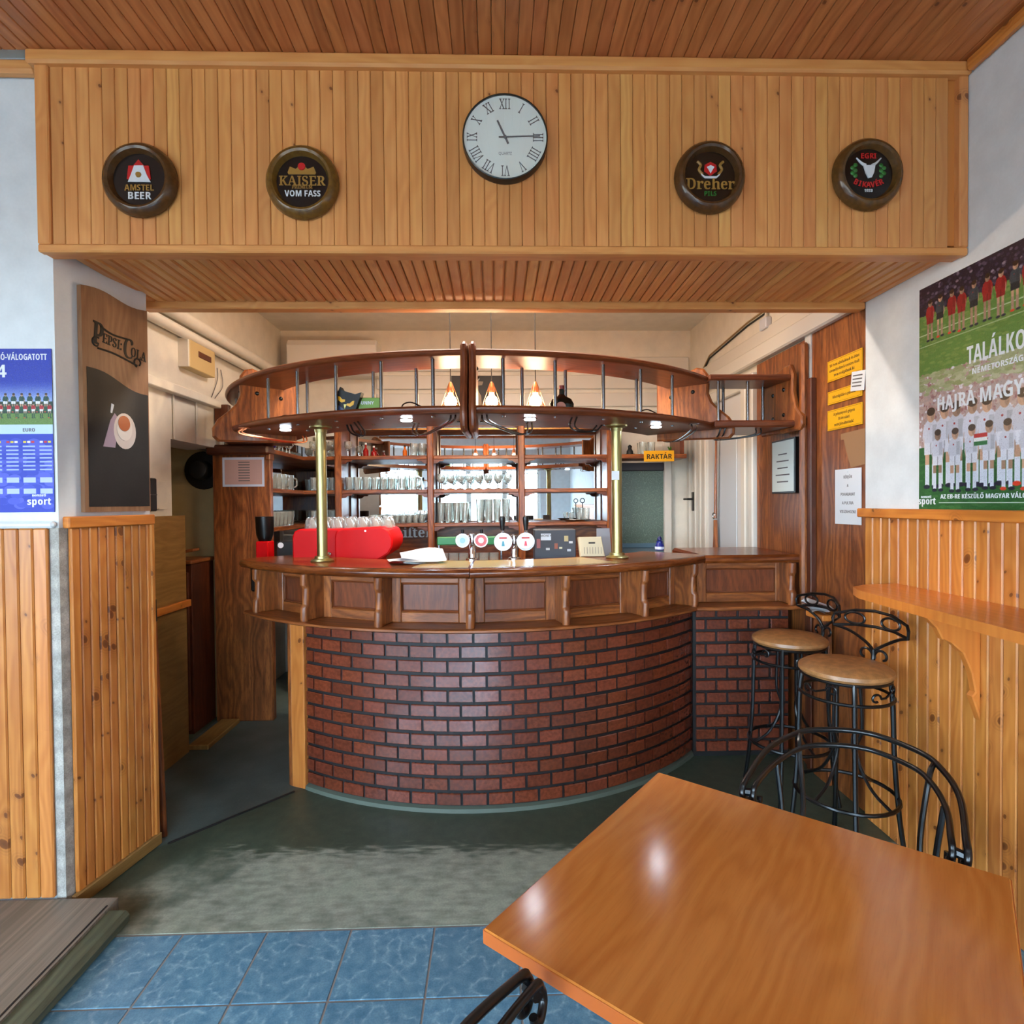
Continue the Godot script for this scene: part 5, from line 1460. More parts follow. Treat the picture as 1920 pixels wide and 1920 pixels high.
func chair(label: String) -> Node3D:
	var o := thing("metal_armchair", label, "chair", Vector3.ZERO, 0.0, "black metal armchairs at the table")
	# local axes: x along the table edge, -z away from the table
	var P := func(u: float, n: float, y: float) -> Vector3: return Vector3(u * 1.097, y if y < 0.5 else y * 1.097 - 0.1407, -n * 1.097)
	var outer := [P.call(-0.205, 0.062, 0.738), P.call(-0.204, 0.058, 0.727), P.call(-0.205, 0.042, 0.724), P.call(-0.211, 0.025, 0.738), P.call(-0.213, 0.030, 0.757), P.call(-0.210, 0.055, 0.772), P.call(-0.200, 0.19, 0.796), P.call(-0.168, 0.30, 0.806), P.call(-0.118, 0.375, 0.812), P.call(0.0, 0.425, 0.815), P.call(0.118, 0.375, 0.812), P.call(0.168, 0.30, 0.806), P.call(0.200, 0.19, 0.796), P.call(0.210, 0.055, 0.772), P.call(0.213, 0.030, 0.757), P.call(0.211, 0.025, 0.738), P.call(0.205, 0.042, 0.724), P.call(0.204, 0.058, 0.727), P.call(0.205, 0.062, 0.738)]
	part("arm_rail", tube(curve(outer, 6), 0.0078, 10).mesh(), mats.iron, o)
	var inner := []
	for q: Vector3 in outer:
		inner.append(Vector3(q.x * 0.885, q.y - (0.026 if q.y > 0.66 + 0.05 else 0.003), q.z * 0.86 - 0.006))
	part("back_rail", tube(curve(inner, 6), 0.0072, 10).mesh(), mats.iron, o)
	for sg: float in [-1.0, 1.0]:
		part("bridge", tube([P.call(sg * 0.186, 0.04, 0.750), P.call(sg * 0.211, 0.034, 0.748)], 0.011, 8).mesh(), mats.iron, o)
		# struts from the rails to the seat
		part("strut", tube(curve([P.call(sg * 0.148, 0.325, 0.806), P.call(sg * 0.140, 0.285, 0.780), P.call(sg * 0.125, 0.25, 0.62), P.call(sg * 0.15, 0.22, 0.44)], 5), 0.007, 8).mesh(), mats.iron, o)
		part("strut", tube(curve([P.call(sg * 0.172, 0.18, 0.772), P.call(sg * 0.155, 0.17, 0.62), P.call(sg * 0.165, 0.14, 0.44)], 5), 0.007, 8).mesh(), mats.iron, o)
		part("leg", tube(curve([P.call(sg * 0.16, 0.24, 0.44), P.call(sg * 0.17, 0.26, 0.22), P.call(sg * 0.19, 0.30, 0.004)], 5), 0.011, 8).mesh(), mats.iron, o)
		part("leg", tube(curve([P.call(sg * 0.16, -0.10, 0.44), P.call(sg * 0.17, -0.12, 0.22), P.call(sg * 0.19, -0.16, 0.004)], 5), 0.011, 8).mesh(), mats.iron, o)
	var ring := []
	for k in 24: ring.append(P.call(cos(TAU * k / 24) * 0.19, 0.07 + sin(TAU * k / 24) * 0.19, 0.44))
	part("seat_ring", tube(ring, 0.011, 8, true).mesh(), mats.iron, o)
	part("seat", lathe([Vector2(0, 0.0), Vector2(0.185, 0.0), Vector2(0.20, 0.015), Vector2(0.19, 0.04), Vector2(0.12, 0.055), Vector2(0, 0.058)], 28).mesh(), mats.vinyl, o, T(P.call(0, 0.07, 0.445)))
	return o

# ---------------------------------------------------------------- bar stools
func build_stools() -> void:
	var o := thing("bar_stool", "black wrought iron bar stool with tan seat standing under the wall ledge's end", "bar stool", Vector3.ZERO, 0.0, "wrought iron bar stools")
	# local: the back is towards +x
	part("seat", lathe([Vector2(0, 0.752), Vector2(0.163, 0.752), Vector2(0.172, 0.763), Vector2(0.170, 0.777), Vector2(0.150, 0.790), Vector2(0.09, 0.799), Vector2(0, 0.802)], 32).mesh(), mats.vinyl, o)
	for h: float in [0.745, 0.672]:
		var r := 0.158 if h > 0.7 else 0.168
		var ring := []
		for k in 28: ring.append(Vector3(cos(TAU * k / 28) * r, h, sin(TAU * k / 28) * r))
		part("apron_ring", tube(ring, 0.0065, 8, true).mesh(), mats.iron, o)
	for k in 4:
		var a := TAU * (k + 0.5) / 4.0
		var d := Vector3(cos(a), 0, sin(a))
		part("leg", tube(curve([d * 0.155 + Vector3(0, 0.748, 0), d * 0.165 + Vector3(0, 0.66, 0), d * 0.172 + Vector3(0, 0.42, 0), d * 0.19 + Vector3(0, 0.18, 0), d * 0.215 + Vector3(0, 0.003, 0)], 5), 0.0095, 8).mesh(), mats.iron, o)
	# scrolls between the two rings, each wrapped round the seat
	for k in 4:
		var a0 := TAU * k / 4.0
		var wrap := func(u: float, y: float) -> Vector3: return Vector3(cos(a0 + u) * 0.166, y, sin(a0 + u) * 0.166)
		var p := []
		for i in 15:
			var w := i / 14.0
			var g := deg_to_rad(300.0 * (1.0 - w))
			p.append(wrap.call(-0.32 + cos(g) * 0.13 * (0.5 + 0.5 * w), 0.717 + sin(g) * 0.02 * (0.5 + 0.5 * w)))
		p.append(wrap.call(0.05, 0.700))
		for i in 15:
			var w := i / 14.0
			var g := deg_to_rad(180.0 + 300.0 * w)
			p.append(wrap.call(0.32 + cos(g) * 0.13 * (1.0 - 0.5 * w), 0.700 + sin(g) * -0.02 * (1.0 - 0.5 * w)))
		part("scroll", tube(p, 0.0045, 6).mesh(), mats.iron, o)
	var fr := []
	for k in 28: fr.append(Vector3(cos(TAU * k / 28) * 0.186, 0.27, sin(TAU * k / 28) * 0.186))
	part("foot_ring", tube(fr, 0.008, 8, true).mesh(), mats.iron, o)
	var inner := []
	for k in 4:
		var a := TAU * k / 4.0
		var d := Vector3(cos(a), 0, sin(a))
		part("brace", tube(curve([d * 0.06 + Vector3(0, 0.745, 0), d * 0.07 + Vector3(0, 0.55, 0), d * 0.045 + Vector3(0, 0.45, 0), d * 0.10 + Vector3(0, 0.33, 0), d * 0.182 + Vector3(0, 0.272, 0)], 5), 0.0065, 7).mesh(), mats.iron, o)
	# low back: stem, fork and a curved frame with two scrolls
	part("stem", tube(curve([Vector3(0.150, 0.745, 0), Vector3(0.178, 0.78, 0), Vector3(0.182, 0.825, 0)], 5), 0.0085, 8).mesh(), mats.iron, o)
	for sg: float in [-1.0, 1.0]:
		part("fork", tube(curve([Vector3(0.182, 0.82, 0), Vector3(0.190, 0.85, sg * 0.04), Vector3(0.180, 0.885, sg * 0.10), Vector3(0.150, 0.905, sg * 0.155)], 5), 0.0065, 7).mesh(), mats.iron, o)
		part("curl", tube(spiral(Vector3(0.182, 0.80, sg * 0.035), Vector3(0, 0, -sg), Vector3.UP, 0.032, 0.014, -20, 250, 14), 0.0055, 7).mesh(), mats.iron, o)
		var e := []
		for i in 21:
			var w := i / 20.0
			var g := deg_to_rad(-40 + 360.0 * w)
			e.append(Vector3(0.185 - absf(sg * 0.07 + cos(g) * 0.035) * 0.16, 0.945 + sin(g) * 0.024, sg * 0.075 + cos(g) * 0.040))
		part("back_scroll", tube(e, 0.005, 7).mesh(), mats.iron, o)
	var fr2 := [Vector3(0.150, 0.905, -0.155), Vector3(0.185, 0.915, -0.08), Vector3(0.194, 0.918, 0), Vector3(0.185, 0.915, 0.08), Vector3(0.150, 0.905, 0.155), Vector3(0.147, 0.935, 0.158), Vector3(0.152, 0.955, 0.150), Vector3(0.185, 0.978, 0.075), Vector3(0.194, 0.984, 0), Vector3(0.185, 0.978, -0.075), Vector3(0.152, 0.955, -0.150), Vector3(0.147, 0.935, -0.158)]
	part("back_frame", tube(fr2, 0.0065, 8, true).mesh(), mats.iron, o)
	o.transform = T(V(1.405, 0, 2.262), 0.42)
	copy(o, "bar_stool", V(1.435, 0, 2.76), 0.12, "black wrought iron bar stool with tan seat standing by the brick bar")

# ---------------------------------------------------------------- things on the bar, the canopy and the beam
func build_on_bar() -> void:
	# red machine behind the bar
	var r := thing("red_machine", "big glossy red machine with a rounded slanted end standing behind the bar", "coffee machine", V(-0.86, 0.93, 3.38))
	var body := [Vector2(-0.275, 0.0), Vector2(0.05, 0.0), Vector2(0.05, 0.37), Vector2(0.02, 0.385), Vector2(-0.235, 0.385), Vector2(-0.262, 0.372), Vector2(-0.275, 0.345)]
	part("body", prism(body, 0.34, 0.008).mesh(30.0), mats.red, r)
	var ch := [Vector2(-0.035, 0.0), Vector2(0.115, 0.0), Vector2(0.185, 0.20), Vector2(0.26, 0.245), Vector2(0.283, 0.285), Vector2(0.285, 0.33), Vector2(0.262, 0.375), Vector2(0.225, 0.395), Vector2(0.0, 0.385), Vector2(-0.025, 0.372), Vector2(-0.035, 0.345)]
	part("side_cheek", prism(ch, 0.36, 0.008).mesh(30.0), mats.red, r, T(Vector3(0, 0, 0.012)))
	part("emblem", lathe([Vector2(0, 0), Vector2(0.005, 0), Vector2(0.005, 0.002), Vector2(0, 0.002)], 10).mesh(), mats.chrome, r, Transform3D(Basis(Vector3.RIGHT, PI / 2), Vector3(0.135, 0.372, 0.192)))
	part("lever_knob", lathe([Vector2(0, 0), Vector2(0.010, 0.002), Vector2(0.012, 0.012), Vector2(0, 0.02)], 12).mesh(), mats.chrome, r, Transform3D(Basis(Vector3.RIGHT, PI / 2), Vector3(-0.07, 0.245, 0.17)))
	part("foot_plate", box(Vector3(0.34, 0.012, 0.30), 0.003).mesh(0.0), mats.black, r, T(Vector3(-0.08, -0.002 + 0.004, 0)))
	var gr := thing("coffee_grinder", "black and red coffee grinder beside the oak end panel behind the bar", "grinder", V(-1.42, 0.93, 3.55))
	part("base", box(Vector3(0.12, 0.17, 0.16), 0.01).mesh(0.0), mats.black, gr, T(Vector3(0, 0.085, 0)))
	part("red_body", box(Vector3(0.075, 0.13, 0.10), 0.006).mesh(0.0), mats.red, gr, T(Vector3(0, 0.235, 0)))
	part("hopper", lathe([Vector2(0, 0.30), Vector2(0.035, 0.30), Vector2(0.05, 0.34), Vector2(0.055, 0.45), Vector2(0, 0.452)], 18).mesh(), mats.black, gr)
	var bx := thing("dark_carton", "black carton with a round white sticker beside the red machine", "box", V(-1.29, 0.93, 3.66))
	part("carton", box(Vector3(0.15, 0.29, 0.14), 0.003).mesh(0.0), mats.black_matte, bx, T(Vector3(0, 0.145, 0)))
	part("sticker", lathe([Vector2(0, 0), Vector2(0.018, 0), Vector2(0.018, 0.001), Vector2(0, 0.001)], 16).mesh(), mats.paper, bx, Transform3D(Basis(Vector3.RIGHT, PI / 2), Vector3(-0.05, 0.27, 0.071)))
	# beer taps
	tap("beer_tap", "small chrome beer tap with a white and a red badge beside the green strip", V(-0.125, 1.158, 2.96), 0.105, [[-0.047, 0.036, Color(0.72, 0.80, 0.82), false], [0.047, 0.036, Color(0.74, 0.20, 0.22), false]])
	tap("beer_tap", "tall chrome beer tap with two large white badges and black handles", V(0.093, 1.158, 2.98), 0.095, [[-0.058, 0.047, Color(0.80, 0.84, 0.84), true], [0.058, 0.047, Color(0.82, 0.84, 0.84), true]])
	# green strip over a row of upturned glasses
	var g := thing("green_strip", "green plastic strip of a glass rack behind the beer taps", "glass rack", V(-0.16, 0.93, 3.50))
	part("strip", box(Vector3(0.40, 0.05, 0.06), 0.006).mesh(0.0), mats.green, g, T(Vector3(0, 0.292, 0)))
	for x: float in [-0.19, 0.19]: part("leg", box(Vector3(0.012, 0.27, 0.02), 0.002).mesh(0.0), mats.steel, g, T(Vector3(x, 0.135, 0)))
	part("tray", box(Vector3(0.40, 0.012, 0.16), 0.003).mesh(0.0), mats.steel, g, T(Vector3(0, 0.106, 0)))
	# newspaper on the bar
	var n := thing("folded_paper", "folded white paper lying on the bar top in front of the red machine", "paper", V(-0.40, 1.162, 2.86))
	part("sheet", sheet(0.26, 0.22, 0.010, 1), mats.paper, n, Transform3D(Basis.from_euler(Vector3(-PI / 2, 0.3, 0)), Vector3(0, 0.012, 0)))
	part("sheet", sheet(0.22, 0.20, 0.012, 3), flat(Color(0.74, 0.78, 0.84), 0.6), n, Transform3D(Basis.from_euler(Vector3(-PI / 2 + 0.16, 0.2, 0)), Vector3(0.03, 0.032, -0.02)))
	# grey box covered in stickers
	var b := thing("sticker_box", "dark grey box with small stickers standing behind the bar beside the taps", "box", V(0.318, 0.93, 3.14))
	part("carton", box(Vector3(0.225, 0.375, 0.12), 0.004).mesh(0.0), flat(Color(0.20, 0.20, 0.23), 0.5), b, T(Vector3(0, 0.1875, 0)))
	for q: Array in [[-0.05, 0.335, 0.055, 0.036, Color(0.80, 0.82, 0.85)], [-0.09, 0.30, 0.02, 0.05, Color(0.62, 0.35, 0.35)], [0.005, 0.285, 0.018, 0.03, Color(0.55, 0.28, 0.18)], [0.06, 0.325, 0.022, 0.03, Color(0.66, 0.58, 0.40)], [0.085, 0.305, 0.02, 0.012, Color(0.75, 0.75, 0.75)], [-0.04, 0.27, 0.02, 0.012, Color(0.7, 0.7, 0.7)], [0.03, 0.275, 0.016, 0.01, Color(0.75, 0.73, 0.6)], [0.075, 0.262, 0.02, 0.012, Color(0.7, 0.72, 0.75)]]:
		part("sticker", box(Vector3(q[2], q[3], 0.001), 0.0).mesh(0.0), flat(q[4], 0.5), b, T(Vector3(q[0], q[1], 0.0605)))
	letters("MONEY", 0.012, mats.ink_grey, b, T(Vector3(-0.05, 0.342, 0.0612)), false, 0.0005)
	var cb := thing("collection_box", "beige card box with a slot leaning behind the bar beside the column", "box", V(0.515, 1.158, 3.06))
	part("front", prism([Vector2(-0.065, 0), Vector2(0.065, 0), Vector2(0.048, 0.105), Vector2(-0.075, 0.105)], 0.05, 0.003).mesh(0.0), flat(Color(0.76, 0.70, 0.58), 0.6), cb, T(Vector3(0, 0.0, 0), 0, -0.12))
	part("slot", box(Vector3(0.035, 0.009, 0.002), 0.0).mesh(0.0), mats.ink, cb, T(Vector3(-0.004, 0.075, 0.0165), 0, -0.12))
	for k in 7: part("print_line", box(Vector3(0.002, 0.035, 0.001), 0.0).mesh(0.0), mats.ink_grey, cb, T(Vector3(-0.045 + k * 0.015, 0.035, 0.0215), 0, -0.12))
	var pc := thing("grey_card", "grey folded card standing behind the beige slotted box", "card", V(0.59, 1.158, 3.10))
	part("sheet", prism([Vector2(-0.045, 0), Vector2(0.04, 0), Vector2(0.035, 0.15), Vector2(-0.04, 0.15)], 0.003).mesh(0.0), flat(Color(0.55, 0.54, 0.56), 0.6), pc, T(Vector3.ZERO, 0.2, -0.1))
	var bt := thing("blue_figurine", "little blue and white figurine standing on the storeroom sill", "figurine", V(0.985, 1.158, 3.42))
	part("body", lathe([Vector2(0, 0), Vector2(0.026, 0), Vector2(0.028, 0.025), Vector2(0.018, 0.045), Vector2(0.020, 0.055), Vector2(0, 0.060)], 12).mesh(), flat(Color(0.06, 0.12, 0.45), 0.3), bt)
	part("head", lathe([Vector2(0, 0.055), Vector2(0.013, 0.058), Vector2(0.015, 0.068), Vector2(0.008, 0.082), Vector2(0, 0.084)], 12).mesh(), flat(Color(0.05, 0.09, 0.32), 0.3), bt)
	part("apron", lathe([Vector2(0, 0.004), Vector2(0.0285, 0.006), Vector2(0.0292, 0.022), Vector2(0, 0.024)], 12).mesh(), flat(Color(0.80, 0.82, 0.88), 0.3), bt)
	# on the canopy's lower shelf
	var ow := thing("owl_cushion", "black horned owl cushion with yellow eyes on the canopy shelf", "toy", arc(-22.3, 1.60, 1.888))
	ow.rotation.y = deg_to_rad(-8)
	var face := [Vector2(-0.055, 0.0), Vector2(0.036, 0.0), Vector2(0.064, 0.075), Vector2(0.072, 0.098), Vector2(0.040, 0.090), Vector2(-0.012, 0.106), Vector2(-0.024, 0.111), Vector2(-0.034, 0.128), Vector2(-0.046, 0.105), Vector2(-0.062, 0.05), Vector2(-0.062, 0.02)]
	part("body", prism(face, 0.035, 0.008).mesh(40.0), flat(Color(0.02, 0.02, 0.023), 0.55), ow)
	var eye := [Vector2(-0.020, 0.012), Vector2(-0.014, -0.006), Vector2(0.004, -0.014), Vector2(0.020, -0.006), Vector2(0.018, 0.004), Vector2(0.004, 0.002), Vector2(-0.010, 0.012)]
	part("eye", prism(eye, 0.003).mesh(0.0), mats.yellow, ow, T(Vector3(-0.028, 0.066, 0.0185), 0, 0, -0.25))
	var eye2 := []
	for q: Vector2 in eye: eye2.append(Vector2(-q.x, q.y))
	part("eye", prism(eye2, 0.003).mesh(0.0), mats.yellow, ow, T(Vector3(0.018, 0.044, 0.0185), 0, 0, 0.10))
	part("beak", prism([Vector2(-0.006, 0.012), Vector2(0.009, 0.012), Vector2(-0.001, -0.010)], 0.004).mesh(0.0), flat(Color(0.85, 0.80, 0.45), 0.4), ow, T(Vector3(-0.010, 0.030, 0.019)))
	part("chest", prism([Vector2(-0.052, 0.004), Vector2(0.0, 0.004), Vector2(-0.02, 0.022), Vector2(-0.045, 0.04)], 0.002).mesh(0.0), flat(Color(0.20, 0.26, 0.42), 0.4), ow, T(Vector3(0, 0, 0.0185)))
	var gc := thing("green_packet", "light green packet standing behind the owl cushion on the canopy shelf", "packet", arc(-19.3, 1.555, 1.888))
	part("packet", box(Vector3(0.135, 0.078, 0.02), 0.003).mesh(0.0), flat(Color(0.42, 0.58, 0.14), 0.4), gc, T(Vector3(0, 0.039, 0)))
	letters("SUNNY", 0.016, mats.paper, gc, T(Vector3(-0.01, 0.052, 0.0105)), false, 0.001)
	var bo := thing("round_bottle", "dark green bulbous bottle with a red and gold label on the canopy shelf", "bottle", arc(16.2, 1.53, 1.888))
	part("flask", lathe([Vector2(0, 0), Vector2(0.042, 0), Vector2(0.058, 0.02), Vector2(0.060, 0.045), Vector2(0.048, 0.068), Vector2(0.022, 0.082), Vector2(0.013, 0.092), Vector2(0.012, 0.118), Vector2(0, 0.118)], 20).mesh(), flat(Color(0.03, 0.06, 0.04), 0.12), bo, Transform3D(Basis.from_scale(Vector3(1.0, 1.0, 0.55)), Vector3.ZERO))
	part("cap", lathe([Vector2(0, 0.116), Vector2(0.0135, 0.116), Vector2(0.0135, 0.134), Vector2(0, 0.135)], 14).mesh(), flat(Color(0.42, 0.10, 0.08), 0.35), bo)
	part("paper_label", lathe([Vector2(0, 0), Vector2(0.024, 0), Vector2(0.024, 0.001), Vector2(0, 0.001)], 18).mesh(), flat(Color(0.66, 0.42, 0.34), 0.5), bo, Transform3D(Basis(Vector3.RIGHT, PI / 2), Vector3(-0.008, 0.026, 0.0325)))
	for q: Array in [[-40.0, 1.56, "thin black lamp cable lying on the canopy shelf by the wooden end fin"], [-10.6, 1.60, "thin black lamp cable lying on the canopy shelf near the first lamp"], [33.5, 1.60, "thin black lamp cable lying on the canopy shelf by the lit end fin"]]:
		var ca := thing("lamp_cable", q[2], "cable", arc(q[0], q[1], 1.888), 0.0, "lamp cables on the canopy shelf")
		part("wire", tube(curve([Vector3(-0.045, 0.004, 0), Vector3(-0.035, 0.028, 0), Vector3(0.0, 0.036, 0.01), Vector3(0.04, 0.022, 0), Vector3(0.07, 0.006, 0)], 5), 0.0035, 6).mesh(), mats.black, ca)
		part("plug", box(Vector3(0.03, 0.016, 0.016), 0.004).mesh(0.0), mats.black, ca, T(Vector3(0.07, 0.008, 0)))
	beam_things()

func tap(called: String, label: String, at: Vector3, h: float, badges: Array) -> void:
	var o := thing(called, label, "beer tap", at, 0.0, "beer taps on the bar")
	part("column", lathe([Vector2(0, 0), Vector2(0.034, 0), Vector2(0.034, 0.006), Vector2(0.020, 0.012), Vector2(0.018, h - 0.01), Vector2(0.022, h), Vector2(0.018, h + 0.028), Vector2(0, h + 0.034)], 20).mesh(), mats.chrome, o)
	for b: Array in badges:
		var x: float = b[0]
		var r: float = b[1]
		part("arm", tube([Vector3(0, h + 0.012, 0), Vector3(x, h + 0.012, 0.0), Vector3(x, h + 0.004, 0.035)], 0.011, 10).mesh(), mats.chrome, o)
		var m := part("medallion", lathe([Vector2(0, 0), Vector2(r, 0), Vector2(r * 1.02, 0.006), Vector2(r * 0.98, 0.012), Vector2(r * 0.86, 0.012), Vector2(r * 0.84, 0.008), Vector2(0, 0.008)], 28).mesh(), mats.chrome, o, Transform3D(Basis(Vector3.RIGHT, PI / 2), Vector3(x, h - 0.002, 0.036)))
		part("badge", lathe([Vector2(0, 0.0082), Vector2(r * 0.83, 0.0082), Vector2(r * 0.83, 0.0092), Vector2(0, 0.0092)], 24).mesh(), flat(b[2], 0.25), m)
		if b[3]:
			part("badge_bar", box(Vector3(r * 0.85, 0.001, r * 0.17), 0.0).mesh(0.0), flat(Color(0.70, 0.12, 0.10), 0.4), m, T(Vector3(0, 0.0097, -r * 0.42)))
			part("badge_mark", prism([Vector2(-0.008, -0.015), Vector2(0.008, -0.015), Vector2(0.004, 0.01), Vector2(-0.004, 0.01)], 0.001).mesh(0.0), flat(Color(0.20, 0.52, 0.60) if x < 0 else Color(0.80, 0.25, 0.32), 0.4), m, Transform3D(Basis(Vector3.RIGHT, -PI / 2), Vector3(0, 0.0097, r * 0.15)))
			part("handle", lathe([Vector2(0, 0), Vector2(0.010, 0), Vector2(0.012, 0.02), Vector2(0.016, 0.05), Vector2(0.016, 0.066), Vector2(0.010, 0.074), Vector2(0, 0.075)], 14).mesh(), mats.black, o, T(Vector3(x * 1.05, h + 0.055, 0.01)))
			part("handle_socket", lathe([Vector2(0, 0), Vector2(0.014, 0), Vector2(0.012, 0.03), Vector2(0.008, 0.045), Vector2(0, 0.045)], 12).mesh(), mats.chrome, o, T(Vector3(x * 1.05, h + 0.012, 0.01)))
		else:
			part("badge_mark", lathe([Vector2(0, 0.0093), Vector2(r * 0.4, 0.0093), Vector2(r * 0.4, 0.0099), Vector2(0, 0.0099)], 20).mesh(), flat(Color(0.84, 0.84, 0.84) if x > 0 else Color(0.50, 0.66, 0.70), 0.3), m)
			part("handle", lathe([Vector2(0, 0), Vector2(0.007, 0), Vector2(0.009, 0.03), Vector2(0, 0.034)], 10).mesh(), mats.black, o, T(Vector3(x * 1.05, h + 0.022, 0.0)))
	part("spout", tube(curve([Vector3(0, h - 0.02, 0.015), Vector3(0, h - 0.03, 0.05), Vector3(0, h - 0.07, 0.055)], 5), 0.008, 8).mesh(), mats.chrome, o)

func beam_things() -> void:
	var F := 2.0
	# clock
	var c := thing("wall_clock", "round white clock with roman numerals in a thin black rim on the pine beam", "clock", V(0.043, 2.704, 2.008))
	part("rim", lathe([Vector2(0, 0), Vector2(0.146, 0), Vector2(0.1475, 0.01), Vector2(0.146, 0.034), Vector2(0.1425, 0.036), Vector2(0.1415, 0.026), Vector2(0, 0.026)], 48).mesh(), mats.black, c, T(Vector3.ZERO, 0, PI / 2))
	part("dial", lathe([Vector2(0, 0.026), Vector2(0.142, 0.026), Vector2(0.142, 0.0275), Vector2(0, 0.0275)], 48).mesh(), flat(Color(0.88, 0.89, 0.84), 0.3), c, T(Vector3.ZERO, 0, PI / 2))
	var nums := ["XII", "I", "II", "III", "IIII", "V", "VI", "VII", "VIII", "IX", "X", "XI"]
	for i in 12:
		var a := deg_to_rad(i * 30.0)
		letters(nums[i], 0.034, mats.ink, c, T(Vector3(sin(a) * 0.112, cos(a) * 0.112, 0.0282), 0, 0, -a), true, 0.0006, 400, false, 0.62)
	letters("QUARTZ", 0.009, mats.ink_grey, c, T(Vector3(0.0, -0.055, 0.0282)), false, 0.0005, 400)
	part("hour_hand", prism([Vector2(-0.0035, -0.025), Vector2(0.0035, -0.025), Vector2(0.003, 0.062), Vector2(-0.003, 0.062)], 0.001).mesh(0.0), mats.ink, c, T(Vector3(0, 0, 0.0300), 0, 0, deg_to_rad(25)))
	part("minute_hand", prism([Vector2(-0.0025, -0.022), Vector2(0.0025, -0.022), Vector2(0.0018, 0.12), Vector2(-0.0018, 0.12)], 0.001).mesh(0.0), mats.ink, c, T(Vector3(0, 0, 0.0315), 0, 0, deg_to_rad(-88)))
	part("hub", lathe([Vector2(0, 0), Vector2(0.006, 0), Vector2(0.005, 0.004), Vector2(0, 0.005)], 12).mesh(), mats.ink, c, T(Vector3(0, 0, 0.0295), 0, PI / 2))
	part("glass", lathe([Vector2(0, 0.038), Vector2(0.08, 0.037), Vector2(0.139, 0.0335), Vector2(0.139, 0.0350), Vector2(0.08, 0.0385), Vector2(0, 0.0395)], 40).mesh(), mats.pane, c, T(Vector3.ZERO, 0, PI / 2))
	# four moulded barrel ends
	var gold := flat(Color(0.60, 0.44, 0.18), 0.4)
	var white := flat(Color(0.82, 0.83, 0.84), 0.4)
	var redm := flat(Color(0.74, 0.10, 0.10), 0.4)
	var greenm := flat(Color(0.16, 0.42, 0.14), 0.4)
	var lab := ["dark glazed barrel end plaque with a red and white crest and white lettering", "dark glazed barrel end plaque with large gold lettering over a white line", "dark glazed barrel end plaque with gold script under a small red shield", "dark glazed barrel end plaque with a white ram's head between green grapes"]
	var xs := [-1.197, -0.651, 0.756, 1.316]
	var ys := [2.556, 2.552, 2.579, 2.593]
	var rims := [Color(0.40, 0.27, 0.14), Color(0.52, 0.37, 0.15), Color(0.38, 0.25, 0.13), Color(0.44, 0.30, 0.14)]
	for i in 4:
		var o := thing("barrel_plaque", lab[i], "plaque", V(xs[i], ys[i], 2.009), 0.0, "barrel end plaques on the beam")
		var rm := flat(rims[i], 0.14)
		rm.albedo_texture = speckle(41)
		rm.uv1_triplanar = true
		rm.uv1_scale = Vector3(6, 6, 6)
		part("rim", lathe([Vector2(0, 0), Vector2(0.118, 0), Vector2(0.124, 0.010), Vector2(0.121, 0.028), Vector2(0.112, 0.040), Vector2(0.103, 0.043), Vector2(0.095, 0.040), Vector2(0.089, 0.028), Vector2(0.086, 0.020), Vector2(0, 0.020)], 40).mesh(), rm, o, T(Vector3.ZERO, 0, PI / 2))
		var fm := flat(Color(0.075, 0.045, 0.035) if i != 2 else Color(0.13, 0.085, 0.045), 0.22)
		part("face", lathe([Vector2(0, 0.020), Vector2(0.0865, 0.020), Vector2(0.0865, 0.0215), Vector2(0, 0.0215)], 36).mesh(), fm, o, T(Vector3.ZERO, 0, PI / 2))
		var z := 0.0216
		match i:
			0:
				letters("AMSTEL", 0.020, gold, o, T(Vector3(0, -0.028, z)), false, 0.004, 700, false, 0.95)
				letters("BEER", 0.024, white, o, T(Vector3(0, -0.055, z)), false, 0.004)
				part("crest", prism([Vector2(-0.040, 0.0), Vector2(0.040, 0.0), Vector2(0.034, 0.045), Vector2(0.018, 0.045), Vector2(0.0, 0.066), Vector2(-0.018, 0.045), Vector2(-0.034, 0.045)], 0.003).mesh(0.0), redm, o, T(Vector3(0, 0, z + 0.0015)))
				part("crest_shield", prism([Vector2(-0.036, -0.010), Vector2(0.040, -0.010), Vector2(0.028, 0.012), Vector2(0.016, 0.045), Vector2(-0.014, 0.045), Vector2(-0.026, 0.012)], 0.003).mesh(0.0), white, o, T(Vector3(0, 0, z + 0.003)))
				part("crest_lion", lathe([Vector2(0, 0), Vector2(0.010, 0), Vector2(0.008, 0.004), Vector2(0, 0.005)], 10).mesh(), gold, o, T(Vector3(0, 0.014, z + 0.0045), 0, PI / 2))
			1:
				letters("KAISER", 0.031, gold, o, T(Vector3(0, 0.002, z)), true, 0.004, 700, false, 0.95)
				letters("VOM FASS", 0.020, white, o, T(Vector3(0.002, -0.040, z)), false, 0.004, 700, false, 0.92)
				letters("PREMIUM", 0.010, gold, o, T(Vector3(0, -0.018, z)), true, 0.003)
				part("crown", prism([Vector2(-0.045, 0.024), Vector2(0.045, 0.024), Vector2(0.048, 0.030), Vector2(0.040, 0.050), Vector2(0.020, 0.042), Vector2(0.0, 0.060), Vector2(-0.020, 0.042), Vector2(-0.040, 0.050), Vector2(-0.048, 0.030)], 0.003).mesh(0.0), gold, o, T(Vector3(0, 0, z + 0.0015)))
				part("crown_badge", lathe([Vector2(0, 0), Vector2(0.013, 0), Vector2(0.012, 0.003), Vector2(0, 0.003)], 14).mesh(), redm, o, T(Vector3(0, 0.050, z + 0.003), 0, PI / 2))
